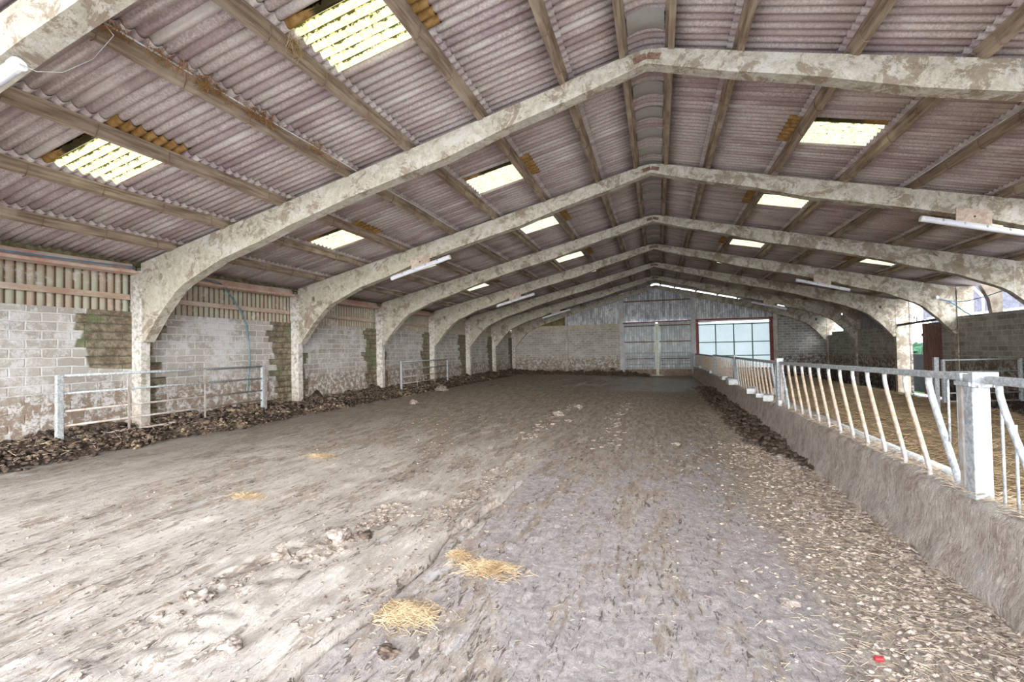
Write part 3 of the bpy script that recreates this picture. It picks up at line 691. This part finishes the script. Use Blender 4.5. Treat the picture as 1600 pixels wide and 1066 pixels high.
# bulkhead lamp and blue cable on fourth knee
root = empty('bulkhead_lamp', (9.76, FY[4], 3.57), 'small white round lamp on the right knee beside the bright opening', 'lamp')
bb = MB(); bb.tube([(0, -.02, 0), (0, -.07, 0), (0, -.10, 0)], .07, 14); bb.build('lamp_base', WHITE, root, smooth=False)
bb = MB(); bb.tube([(0, -.10, 0), (0, -.13, 0), (0, -.15, 0)], .05, 14); bb.build('lamp_cover', LAMP, root)
bb = MB(); bb.tube([(9.85, FY[4]-.06, 3.50), (10.1, FY[4]-.1, 3.42), (10.38, FY[4]-.1, 3.38), (10.45, FY[4]-.5, 3.37), (10.46, FY[4]-1.4, 3.42), (10.48, FY[4]-2.2, 3.52)], .014, 6)
bb.tube([(10.1, FY[4]-.08, 3.42), (10.3, FY[4]-.1, 3.25), (10.45, FY[4]-.3, 3.0), (10.5, FY[4]-.5, 2.88)], .018, 6)
tag(bb.build('lamp_cable', BLUE), 'blue cable drooping from the small round lamp to the right wall top', 'cable')
bb = MB(); bb.tube([(8.9, FY[4]-.02, 2.9), (9.4, FY[4]-.03, 2.75), (9.9, FY[4]-.03, 2.45), (10.2, FY[4]-.03, 2.36), (10.36, FY[4]-.03, 2.42), (10.37, FY[4]-.03, 3.8)], .010, 6)
tag(bb.build('power_cable', BLACK), 'black cable looping under the right knee beside the brown door', 'cable')

# ================================================================== STRIP LIGHTS
LN = {(-1, 0): 'white fluorescent light cut by the left edge of the view, on the nearest frame',
      (-1, 2): 'nearest complete fluorescent light on the left, under a pale mounting board',
      (-1, 4): 'middle fluorescent light on the left slope, past the nearest complete one',
      (-1, 6): 'farthest fluorescent light on the left, hanging near the gable',
      (1, 2): 'long white fluorescent light cut by the right edge of the view',
      (1, 4): 'fluorescent light on the right, above the row of dark block wall',
      (1, 6): 'farthest fluorescent light on the right, near the gable'}
for (side, i), lab in LN.items():
    r_ = .065; xa, za, xb, zb = (5.26, 4.49, 7.05, 4.02)
    if i == 0: xa, za, xb, zb = (5.06, 4.42, 6.85, 3.96)
    if side > 0: xa, za, xb, zb = (5.28, 4.47, 7.05, 3.98)
    yy = FY[i]-.10
    root = empty('strip_light', (side*(xa+xb)/2, yy, (za+zb)/2), lab, 'strip light', 'fluorescent strip lights')
    cx, cz = (xa+xb)/2, (za+zb)/2
    A = Vector((side*(xa-cx), 0, za-cz)); B = Vector((side*(xb-cx), 0, zb-cz)); d = (B-A).normalized()
    bb = MB(); bb.tube([A, A+d*.02, B-d*.02, B], r_*.85, 14)
    bb.build('diffuser', LAMP, root, smooth=True)
    bb = MB(); bb.bar(A+Vector((0, .02, r_*.8))+d*.03, B+Vector((0, .02, r_*.8))-d*.03, .07, .035); bb.build('housing', WHITE, root, bevel=.006)
    for e, q in ((A, 1), (B, -1)):
        bb = MB(); bb.tube([e-d*q*.012, e+d*q*.05], r_*.93, 14); bb.build('end_cap', WHITE, root, smooth=False)
    # clips
    bb = MB()
    for t in (.2, .4, .6, .8):
        p = A.lerp(B, t); bb.box(p.x-.012, p.x+.012, -r_, -r_*.7, p.z+.0, p.z+.05)
    bb.build('clips', GALV, root)
    if i != 0:
        root = empty('mounting_board', (side*6.2, FY[i]-.02, 4.42), 'plywood board on the frame above the %s fluorescent light on the %s' % ({2: 'nearest complete', 4: 'middle', 6: 'farthest'}[i], 'left' if side < 0 else 'right'), 'board', 'plywood mounting boards')
        bb = MB(); sl_ = .2377
        pts = [(side*-.29, .19+.29*sl_-.01), (side*.29, .19-.29*sl_-.01), (side*.27, -.17-.27*sl_), (side*-.31, -.17+.31*sl_)]
        bb.prism(pts, -.02, .012); bb.build('board', BOARD, root, bevel=.004)
        bb = MB(); bb.tube([(0, -.03, .02), (0, -.019, .02)], .018, 10); bb.build('screw_head', DARK, root)
bb = MB(); bb.tube([(-5.04, 2.56, 4.42), (-4.9, 2.6, 4.35), (-4.75, 2.7, 4.37), (-4.62, 2.85, 4.55), (-4.6, 3.0, 4.85), (-4.66, 2.9, 5.0), (-4.8, 2.75, 5.05)], .0035, 6)
tag(bb.build('lamp_flex', mat_simple('grey_flex', (.16,.15,.15), (.26,.25,.25), 4)), 'thin flex looping from the nearest strip light to the roof', 'cable')

# ================================================================== FEED WALL AND BARRIER
b = MB(); yl = []; y = Y0
while y < 34.9: yl.append(y); y += max(.06, .012*y)
yl.append(34.9)
prof = [(2.38, -.15), (2.375, .10), (2.38, .30), (2.385, .5), (2.395, .60), (2.44, .66), (2.52, .685), (2.60, .66), (2.67, .62), (2.70, .5), (2.70, -.4)]
vs = []
for y in yl:
    for j, (x, z) in enumerate(prof):
        n = fbm((x*3, y*2.2, z*3), 4); n3 = fbm((x*2, y*6, z*5), 3)
        flare = .10*max(0, .35-z)/.35 if j < 4 else 0
        vs.append((x-flare*(1+n)+.02*n+.012*n3, y, z+(.035*n if 3 < j < 9 else 0)))
m = len(prof); b.raw(vs, [(i*m+k, (i+1)*m+k, (i+1)*m+k+1, i*m+k+1) for i in range(len(yl)-1) for k in range(m-1)])
b.poly([vs[k] for k in range(m)]); b.poly([vs[(len(yl)-1)*m+k] for k in range(m)][::-1])
tag(b.build('feed_wall', FWALL, smooth=True, fix=False), 'low muck covered concrete wall under the cattle feed barrier', 'wall')

BX = 2.5; ZB = .62
def bar_curve(y, zt, zb, lean=.43):
    k = .10
    ctrl = [(y, zt), (y, zt-.07), (y-.02, zt-.13), (y-.06, zt-.22), (y-lean+.07, zb+.26), (y-lean+.02, zb+.16), (y-lean, zb+.08), (y-lean, zb)]
    return [(0, a, c) for a, c in ctrl]
def make_barrier(y0, y1, z0, z1, label, nb=13, stiles=(0, 1)):
    """y0 near end, y1 far end; rail heights z0 near, z1 far"""
    root = empty('feed_barrier', (BX, y0, 0), label, 'feed barrier', 'feed barrier panels')
    L = y1-y0; zr = lambda y: z0+(z1-z0)*y/L
    bb = MB(); bb.bar((0, 0, z0), (0, L, z1), .062, .062); bb.build('top_rail', GALV, root, bevel=.01)
    bb = MB(); bb.tube([(.0, .0, ZB+.0), (.0, L, ZB+.0)], .025, 8); bb.build('bottom_rail', GALVR, root, smooth=True)
    for y in [(.03, L-.03)[q] for q in stiles]:
        bb = MB(); bb.box(-.025, .025, y-.028, y+.028, ZB-.05, zr(y)); bb.build('stile', GALVR, root, bevel=.004)
    st = .55; pitch = (L-st-.12)/(nb-1) if nb > 1 else .45
    for j in range(nb):
        y = st+pitch*j
        bb = MB(); bb.tube(bar_curve(y, zr(y)-.02, ZB-.04), .023 if j else .029, 8); o = bb.build('bar', BARM if j and j < nb-1 else GALV, root, smooth=True)
    for y in (.10, .24):
        bb = MB(); zt = zr(y); t = (st-.06-y)/.37; zb_ = zt-.25-t*.50; bb.tube([(.0, y, zt-.02), (.0, y, max(ZB, zb_))], .010, 6); bb.build('infill_rod', GALV, root, smooth=True)
    for q in (.10, .24, .37):
        y = L-q; bb = MB(); yt = st+pitch*(nb-1); t = min(1, max(.0, (yt-.06-y)/.33)); zt = zr(y)-.22-t*.5
        bb.tube([(.02, y, (zr(y)-.02 if y > yt-.06 else zt)), (.02, y, ZB)], .010, 6); bb.build('infill_rod', GALV, root, smooth=True)
    return root
panels = [(-1.35, 4.60, 1.66, 1.62, 'nearest feed barrier panel, cut off by the right edge of the view'),
          (4.90, 11.08, 1.63, 1.56, 'large curved bar feed barrier panel between the two nearest thick posts'),
          (11.34, 17.05, 1.56, 1.55, 'feed barrier panel just past the pale post with the metal latch'),
          (17.25, 23.35, 1.55, 1.55, 'feed barrier panel beyond the white drinker on the wall'),
          (23.60, 29.55, 1.50, 1.50, 'slightly lower feed barrier panel toward the gable'),
          (29.75, 34.2, 1.50, 1.48, 'farthest feed barrier panel, ending at the gable wall')]
for i, a in enumerate(panels): make_barrier(*a, nb=13 if a[1]-a[0] > 5 else 9, stiles=(0,) if i == 0 else (0, 1))
pl = ['thick galvanised post in the right foreground of the feed barrier', 'pale feed barrier post carrying the small metal latch', 'slim feed barrier post beside the white drinker on the wall', 'feed barrier post where the top rail steps down', 'farthest slim feed barrier post near the gable']
for i, (y, wd) in enumerate([(4.75, .12), (11.2, .13), (17.15, .10), (23.48, .09), (29.65, .08)]):
    root = empty('barrier_post', (BX, y, 0), pl[i], 'post', 'feed barrier posts')
    bb = MB(); bb.box(-wd/2, wd/2, -wd/2, wd/2, .5, 1.66 if i < 3 else 1.55); bb.build('post_shaft', GALV, root, bevel=.008)
    if i == 0:
        bb = MB()
        bb.box(-.085, .085, -.12, -.065, 1.56, 1.68); bb.box(-.10, .05, -.10, .10, 1.565, 1.60)
        o = bb.build('clamp_bracket', GALV, root, bevel=.004)
        bb = MB()
        for q in (-.05, .05): bb.tube([(q, -.14, 1.57), (q, -.11, 1.57)], .012, 6)
        bb.build('bolt', GALV, o)
    if i == 1:
        bb = MB(); bb.tube([(-.07, -.03, 1.02), (-.13, -.03, 1.02), (-.13, -.03, .90), (-.07, -.03, .90)], .012, 6); bb.build('latch', GALVR, root)
bb = MB(); bb.tube([(2.86, 5.6, .60), (2.86, 13.2, .60)], .045, 10)
o = bb.build('loose_pipe', mat_simple('whitish_blue_pipe', (.48,.54,.58), (.72,.77,.80), 3, .5), smooth=True); tag(o, 'pale blue grey pipe lying behind the feed barrier bars', 'pipe')
bb = MB(); bb.bar((2.62, .5, .58), (2.62, 4.5, .58), .05, .06)
tag(bb.build('kerb_rail', GALV), 'blue grey low rail at the foot of the nearest barrier panel', 'rail')
# white stones / blocks along the wall top
def lump(bb, c, r, sub=2, sq=(1, 1, .7), amp=.28, seed=0):
    bm = bmesh.new(); bmesh.ops.create_icosphere(bm, subdivisions=sub, radius=1)
    n0 = len(bb.v); idx = {}
    for v in bm.verts:
        p = v.co; k = 1+amp*noise.noise(p*1.7+Vector((seed*3.1, seed, 0)))*2
        bb.v.append((c[0]+p.x*r*sq[0]*k, c[1]+p.y*r*sq[1]*k, c[2]+p.z*r*sq[2]*k))
    for f_ in bm.faces: bb.f.append(tuple(v.index+n0 for v in f_.verts))
    bm.free()
def rbox(bb, c, s_, rz=0, tilt=0):
    m_ = Matrix.Translation(c) @ Matrix.Rotation(rz, 4, 'Z') @ Matrix.Rotation(tilt, 4, 'X')
    vs = [m_ @ Vector((i*s_[0]/2, j*s_[1]/2, k*s_[2]/2)) for k in (-1, 1) for i, j in ((-1,-1),(1,-1),(1,1),(-1,1))]
    bb.raw(vs, [(3,2,1,0),(4,5,6,7),(0,1,5,4),(1,2,6,5),(2,3,7,6),(3,0,4,7)])
STL = [((2.46, 30.0, .74), (.2, .5, .16), 'white block on the feed wall, farthest from the camera'),
       ((2.45, 24.3, .74), (.16, .2, .14), 'small white lump on the feed wall below the rail step'),
       ((2.42, 19.5, .745), (.20, .6, .13), 'white slab on the feed wall just beyond the drinker'),
       ((2.43, 14.0, .745), (.2, .7, .14), 'long white block on the wall, midway between drinker and latch post'),
       ((2.42, 11.95, .75), (.2, .40, .14), 'tilted white block on the wall just beyond the latch post'),
       ((2.40, 12.6, .73), (.22, .36, .10), 'off white flat block behind the tilted one on the feed wall'),
       ((2.44, 11.0, .74), (.07, .12, .12), 'small white chip at the foot of the latch post')]
for c, s_, lab in STL:
    bb = MB(); rbox(bb, c, s_, random.uniform(-.25, .25), random.uniform(-.12, .12))
    tag(bb.build('white_block', WHITE, bevel=.012), lab, 'block', 'white blocks on the feed wall')
root = empty('drinker', (2.36, 17.0, .70), 'white box shaped water drinker fixed on the feed wall', 'drinker')
bb = MB(); bb.box(-.14, .14, -.3, .3, -.02, .16); bb.build('bowl', WHITE, root, bevel=.02)
bb = MB(); bb.box(-.17, .17, -.34, .34, .16, .19); bb.build('rim', GALV, root, bevel=.005)
bb = MB(); bb.box(.05, .1, 4.4, 4.7, 0, .9)
# pale end slab next to the gable
bb = MB(); bb.box(2.40, 2.55, 34.25, 34.85, .5, 1.5)
tag(bb.build('end_slab', WHITE), 'whitish slab closing the feed barrier against the gable', 'slab')

# ---- straw bed in the pen
b = MB(); xs = [2.68+.11*i for i in range(71)]; ys = []; y = Y0
while y < 34.9: ys.append(y); y += max(.09, .018*y)
ys.append(34.95)
for yy in ys:
    for xx in xs:
        t = (xx-2.68)/7.8
        edge = -.14*max(0, t-.85)/.15
        b.v.append((xx, yy, -.02-.17*t+.05*fbm((xx*.8, yy*.8, 0), 3)+.03*fbm((xx*3, yy*3, 1), 3)+.10*math.exp(-((t-.80)/.08)**2)*(1 if yy > 14 else .6)+edge))
n = len(xs); b.f = [(j*n+i, j*n+i+1, (j+1)*n+i+1, (j+1)*n+i) for j in range(len(ys)-1) for i in range(n-1)]
tag(b.build('straw_bedding', STRAWB, smooth=True, fix=False), 'trodden golden straw bed in the pen behind the feed barrier', 'straw bedding', kind='stuff')
def strands(N, pos, ln=(.06, .20), wd=.0035, tilt=.25):
    bb = MB()
    for _ in range(N):
        x, y, z = pos(); a = random.uniform(0, math.pi); l = random.uniform(*ln)/2; dz = random.uniform(-tilt, tilt)*l
        dx, dy = math.cos(a)*l, math.sin(a)*l; px, py = -math.sin(a)*wd, math.cos(a)*wd; z += abs(dz)
        n = len(bb.v); bb.v += [(x-dx-px, y-dy-py, z-dz), (x-dx+px, y-dy+py, z-dz), (x-dx, y-dy, z-dz+wd*1.6), (x+dx-px, y+dy-py, z+dz), (x+dx+px, y+dy+py, z+dz), (x+dx, y+dy, z+dz+wd*1.6)]
        bb.f += [(n, n+3, n+5, n+2), (n+2, n+5, n+4, n+1), (n, n+1, n+4, n+3)]
    return bb
def surf(x, y): return ground(x)+ruts(x, y)+lumps(x, y)
def bedz(x, y):
    t = (x-2.68)/7.8; return -.02-.17*t+.05*fbm((x*.8, y*.8, 0), 3)+.03*fbm((x*3, y*3, 1), 3)+.10*math.exp(-((t-.80)/.08)**2)*(1 if y > 14 else .6)
def pbed():
    x = random.uniform(2.8, 9.8); y = 3+random.random()**1.6*24; return x, y, bedz(x, y)+.01
tag(strands(22000, pbed, (.08, .26), .0032, .35).build('bedding_straw', STRAW, fix=False), 'loose golden stalks over the straw bed in the pen', 'straw', kind='stuff')
def plit():
    x = 2.36-abs(random.gauss(0, .62)); y = 1.2+random.random()**1.7*14; return x, y, surf(x, y)+.004
tag(strands(16000, plit, (.02, .085), .0013, .3).build('wall_foot_straw', STRAWP, fix=False), 'pale chopped straw litter along the foot of the feed wall', 'straw', kind='stuff')
def psc():
    x = random.uniform(-7, 1.2); y = 1.3+random.random()**1.8*13; return x, y, surf(x, y)+.003
tag(strands(3500, psc, (.015, .05), .0011, .2).build('floor_straw', STRAWP, fix=False), 'sparse chopped straw scattered over the open concrete floor', 'straw', kind='stuff')
for k_, (cx, cy, sx, sy, n, lab) in enumerate([(-1.70, 3.02, .20, .13, 700, 'heap of golden straw on the floor nearest the camera'), (-1.38, 3.85, .24, .12, 600, 'heap of golden straw just beyond the nearest one, further right'),
        (-1.72, 4.0, .09, .06, 160, 'small straw tuft left of the second straw heap'), (-4.95, 4.75, .22, .08, 200, 'thin straw wisp on the pale floor at left'), (-5.6, 6.9, .25, .12, 240, 'pale straw patch in the middle left floor')]):
    def ph():
        x = cx+random.gauss(0, sx*.55); y = cy+random.gauss(0, sy*.6); r_ = max(0, 1-((x-cx)/sx)**2*.4-((y-cy)/sy)**2*.4); return x, y, surf(x, y)+.003+random.random()*.045*r_
    tag(strands(int(n*1.6), ph, (.03, .10), .0013, .5).build('straw_heap', STRAW, fix=False), lab, 'straw heap', kind='stuff')

# ---- muck banks
def bank(name, path, wdt, hgt, N, mats, label, rmin=.03, rmax=.10, wallside=-1, seed=1):
    """path: function t->(x,y) of the wall foot; bank spreads away from the wall"""
    random.seed(seed)
    bb = MB(); n = N
    y0, y1 = path
    yy = y0; rows = []; m = 11
    while yy < y1: rows.append(yy); yy += max(.05, .012*yy)
    rows.append(y1); vs = []
    for y in rows:
        wv = wdt(y); hv = hgt(y)
        for k in range(m):
            t = k/(m-1); n1 = fbm((t*3, y*1.6, seed), 4); n2 = fbm((t*9, y*6, seed+3), 3)
            h = hv*(1-t)**.8*(.8+.6*n1)+.05*n2*(1-t*.7)
            x = wallx(name)+(-wallside)*wv*t*(1+.15*n1)
            vs.append((x, y, max(ground(x)-.03, ground(x)+h-.03*t)))
    bb.raw(vs, [(i*m+k, i*m+k+1, (i+1)*m+k+1, (i+1)*m+k) for i in range(len(rows)-1) for k in range(m-1)])
    for i in range(n):
        u = random.random()**1.5; y = y0+(y1-y0)*u; t = random.random(); wv = wdt(y); hv = hgt(y)
        x = wallx(name)+(-wallside)*wv*t*1.08
        r = random.uniform(rmin, rmax)*(1-.4*t); z = ground(x)+hv*(1-t)**.8*.9+r*.2
        lump(bb, (x, y, z), r, 1 if r < .06 or y > 14 else 2, (1, random.uniform(.8, 1.6), random.uniform(.5, .9)), .35, random.random()*50)
    return tag(bb.build(name, mats, smooth=True, fix=False), label, 'muck', kind='stuff')
def wallx(n): return -10.62 if 'left' in n or n == 'muck_bank' else 2.42
def ml():
    m = NM('muck_with_straw', .9); n = m.noise(sc=11, det=5, rough=.75); n2 = m.noise(sc=2.2, det=3); n4 = m.noise(sc=40, det=3)
    c = m.mix(m.ramp(n, .40, .64), (.028,.02,.018), (.17,.12,.09)); c = m.mix(m.math('MULTIPLY', m.ramp(m.math('ADD', n2, m.math('MULTIPLY', n4, .5)), .80, .90), .8), c, (.42,.32,.21))
    m.bump(m.math('ADD', n, n4), 1., .02); return m.done(c)
MST = ml()
bank('muck_bank', (Y0, 34.8), lambda y: 1.15+.25*noise.noise(Vector((0, y*.6, 0))), lambda y: .38+.12*noise.noise(Vector((3, y*.9, 0))), 5200, MST, 'dark lumpy muck bank along the foot of the left wall', .018, .075, -1, 3)
bank('wall_foot_muck', (8.2, 24.5), lambda y: .62*min(1, (y-8)/2.5)+.12, lambda y: (.20+.12*noise.noise(Vector((1, y*.9, 0))))*min(1, (y-7.6)/3)*min(1, max(.2, (26-y)/4)), 900, MUCK, 'dark clods heaped at the foot of the feed wall', .03, .10, 1, 5)
# gable piles
random.seed(11)
bb = MB()
for i in range(520):
    x = random.uniform(-10.3, -.6); hgt_ = .25 if x < -3.6 else .42*max(.1, 1-abs(x+2.7)/2.2); dy = random.random()
    z = hgt_*(1-dy)*random.random(); lump(bb, (x, GY-.15-dy*1.6, ground(x)+z+.03), random.uniform(.05, .16), 1, (1.3, 1, .6), .5, i)
tag(bb.build('gable_muck', MUCK, fix=False), 'dark muck heap pushed against the far gable wall', 'muck', kind='stuff')
random.seed(12)
# individual clods
CL = [((-2.90, 3.88), .085, 'large dark clod by the long ridge of dried muck'), ((-2.75, 4.05), .06, 'dark clod just behind the large one on the muck ridge'), ((-3.22, 3.46), .07, 'pale flat clod left of the muck ridge'), ((-3.22, 2.70), .06, 'crumbly clod low in the left foreground'),
      ((-2.55, 2.35), .05, 'clod at the bottom edge, left of the rut'), ((1.60, 6.45), .06, 'dark stone, left of a pair near the feed wall'), ((1.72, 6.02), .06, 'grey stone, right of a pair near the feed wall'),
      ((1.95, 8.9), .09, 'dark stone at the near end of the feed wall muck'), ((2.05, 8.3), .06, 'small stone in front of the feed wall muck'), ((-1.60, 2.62), .05, 'brown crumbly clod below the nearest straw heap'),
      ((-2.40, 15.1), .10, 'white lump in the middle distance of the floor'), ((-2.6, 13.0), .12, 'pale flat lump on the floor in the middle distance'), ((-7.9, 14.4), .13, 'white flat lump on the far left floor'), ((-9.2, 19.3), .22, 'pale rounded stone in the muck below the far left gate'),
      ((-2.2, 12.2), .07, 'pale stone beside the middle distance muck streak'), ((.95, 4.0), .045, 'small dark lump on the grey floor at right'), ((.35, 9.9), .06, 'pale pebble on the far side of the central floor')]
for i, ((x, y), r, lab) in enumerate(CL):
    bb = MB(); lump(bb, (x, y, surf(x, y)+r*.3), r, 3, (1.2, 1, .65), .4, i*1.7)
    tag(bb.build('clod' if 'stone' not in lab and 'pebble' not in lab else 'stone', MUCKL if any(q in lab for q in ('pale', 'white')) else (MUCK if i in (1, 9) else mat_simple('grey_brown_clod', (.17,.13,.11), (.38,.33,.29), 12, .9, 0, .8)), smooth=False, fix=False), lab, 'clod' if 'stone' not in lab else 'stone')
bb = MB()
for i in range(1500):
    x = random.uniform(-6.5, 2.3); y = 1.4+random.random()**1.7*12
    if noise.noise(Vector((x*.9, y*.6, 4))) < -.05 and x < 1: continue
    r = random.uniform(.004, .014)*(1+.04*y); lump(bb, (x, y, surf(x, y)+r*.3), r, 1, (1.2, 1, .6), .4, i)
tag(bb.build('muck_crumbs', MUCKL, fix=False), 'small dried muck crumbs scattered across the open floor', 'crumbs', kind='stuff')
bb = MB(); random.seed(21)
for i in range(4200):
    x = 2.34-abs(random.gauss(0, .55)); y = 1.4+random.random()**1.6*9
    r = random.uniform(.004, .017)*(1+.05*y); lump(bb, (x, y, surf(x, y)+r*.3), r, 1, (1.3, 1, .6), .5, i)
tag(bb.build('litter_crumbs', mat_simple('litter_crumb', (.20,.145,.115), (.62,.52,.44), 30, .9), fix=False), 'crumbled muck and feed litter heaped toward the feed wall', 'crumbs', kind='stuff')
def pwt():
    return 2.39+random.random()*.27, 1.5+random.random()**1.4*22, .69+random.random()*.02
tag(strands(3000, pwt, (.03, .12), .0018, .5).build('wall_top_straw', STRAWP, fix=False), 'wisps of pale straw caught on top of the feed wall', 'straw', kind='stuff')
def pmb():
    y = 2.5+random.random()**1.4*24; t = random.random(); return -10.62+1.1*t, y, .25+.33*(1-t)**.8+.05
tag(strands(1500, pmb, (.03, .12), .0025, .6).build('bank_straw', STRAWP, fix=False), 'straw mixed into the muck bank under the left wall', 'straw', kind='stuff')
bb = MB()
for cx_, y0, y1, n_, r0 in ((-2.85, 3.4, 5.0, 130, .032), (-2.35, 4.6, 7.2, 110, .026), (-3.25, 2.3, 3.1, 40, .028), (-2.15, 2.6, 4.6, 70, .02), (-1.0, 9., 17., 120, .05), (-2.7, 9.5, 16., 130, .06)):
    for i in range(n_):
        y = random.uniform(y0, y1); x = cx_+random.gauss(0, .12)+.06*math.sin(y*1.3); r = random.uniform(.3, 1)*r0
        lump(bb, (x, y, surf(x, y)+r*.15), r, 2 if y < 6 else 1, (1.3, 1.2, .5), .45, i*.37)
tag(bb.build('muck_ridge', mat_simple('ridge_muck', (.13,.095,.075), (.40,.335,.28), 16, .9, 0, .9), fix=False), 'broken lines of dried muck left along the scraped floor', 'muck', kind='stuff')
bb = MB(); bb.tube([(1.27, 3.43, surf(1.3, 3.43)+.015), (1.315, 3.43, surf(1.3, 3.43)+.018)], .015, 10)
tag(bb.build('red_tag', REDT, bevel=.004), 'small bright red plastic piece on the litter, bottom right', 'tag')
# straw caught on the left conduit
bb = strands(500, lambda: (-5.12+random.gauss(0, .03), random.choice([3.3, 3.9, 4.3, 4.45, 5.1, 5.3, 6.3])+random.gauss(0, .13), ftop(5.24)+.09+random.uniform(-.10, .05)), (.05, .16), .003, 1.6)
tag(bb.build('caught_straw', mat_simple('old_brown_straw', (.25,.12,.04), (.42,.24,.10), 9), fix=False), 'brown straw wisps caught on the left purlin with the conduit', 'straw', kind='stuff')
bb = strands(90, lambda: (-3.90+random.gauss(0, .015), 4.45+random.gauss(0, .05), ftop(3.98)+.05+random.uniform(-.12, .06)), (.10, .24), .003, 3.0)
tag(bb.build('caught_straw', STRAW, fix=False), 'golden straw tuft hanging by the large upper left rooflight', 'straw', kind='stuff')

# ================================================================== OUTSIDE
b = MB(); b.box(13.0, 13.3, 24, 33, -.8, 1.35)
tag(b.build('dark_backing', mat_simple('dark_backing_tone', (.012,.012,.014), (.03,.03,.03), 3)), 'dark low slab added outside to darken the slit beside the brown door', 'wall')  # added dark slab, hides the bright ground behind the door slit
b = MB(); corr_y(b, 15.2, 18, 34.0, 3.3, 5.62, .2, .03); b.box(15.1, 15.25, 18, 33, -.5, 3.3)
o = b.build('neighbour_shed', OUTM, fix=False); tag(o, 'pale lilac corrugated shed seen through the opening above the right wall', 'shed')
g_ = MB(); g_.bar((15.0, 18, 3.32), (15.0, 33, 3.32), .16, .12); gg = g_.build('gutter', WHITE, o); gg['label'] = 'white gutter'
g_ = MB(); g_.tube([(14.98, 28.2, 3.4), (14.98, 28.2, 4.1), (14.98, 29.0, 4.7), (14.98, 30.2, 5.3)], .05, 8); g_.build('downpipe', WHITE, o)
b = MB(); b.box(17.8, 18.2, 44, 62, -.8, 4.4); o = b.build('neighbour_wall', mat_simple('pale_green_wall', (.17,.21,.18), (.26,.30,.27), 1)); tag(o, 'pale building seen through the small far right opening', 'building')
b = MB(); b.box(11, 60, 21.5, 60, -.8, -.6); tag(b.build('grass_outside', GRASS), kind='structure')
b = MB()
for i in range(60): lump(b, (random.uniform(19.5, 23), random.uniform(42, 54), random.uniform(-.6, 1.6)), random.uniform(.5, 1.0), 2, (1, 1, 1), .5, i)
tag(b.build('hedge', HEDGE, fix=False), 'dark green hedge glimpsed through the slit beside the brown door', 'hedge')
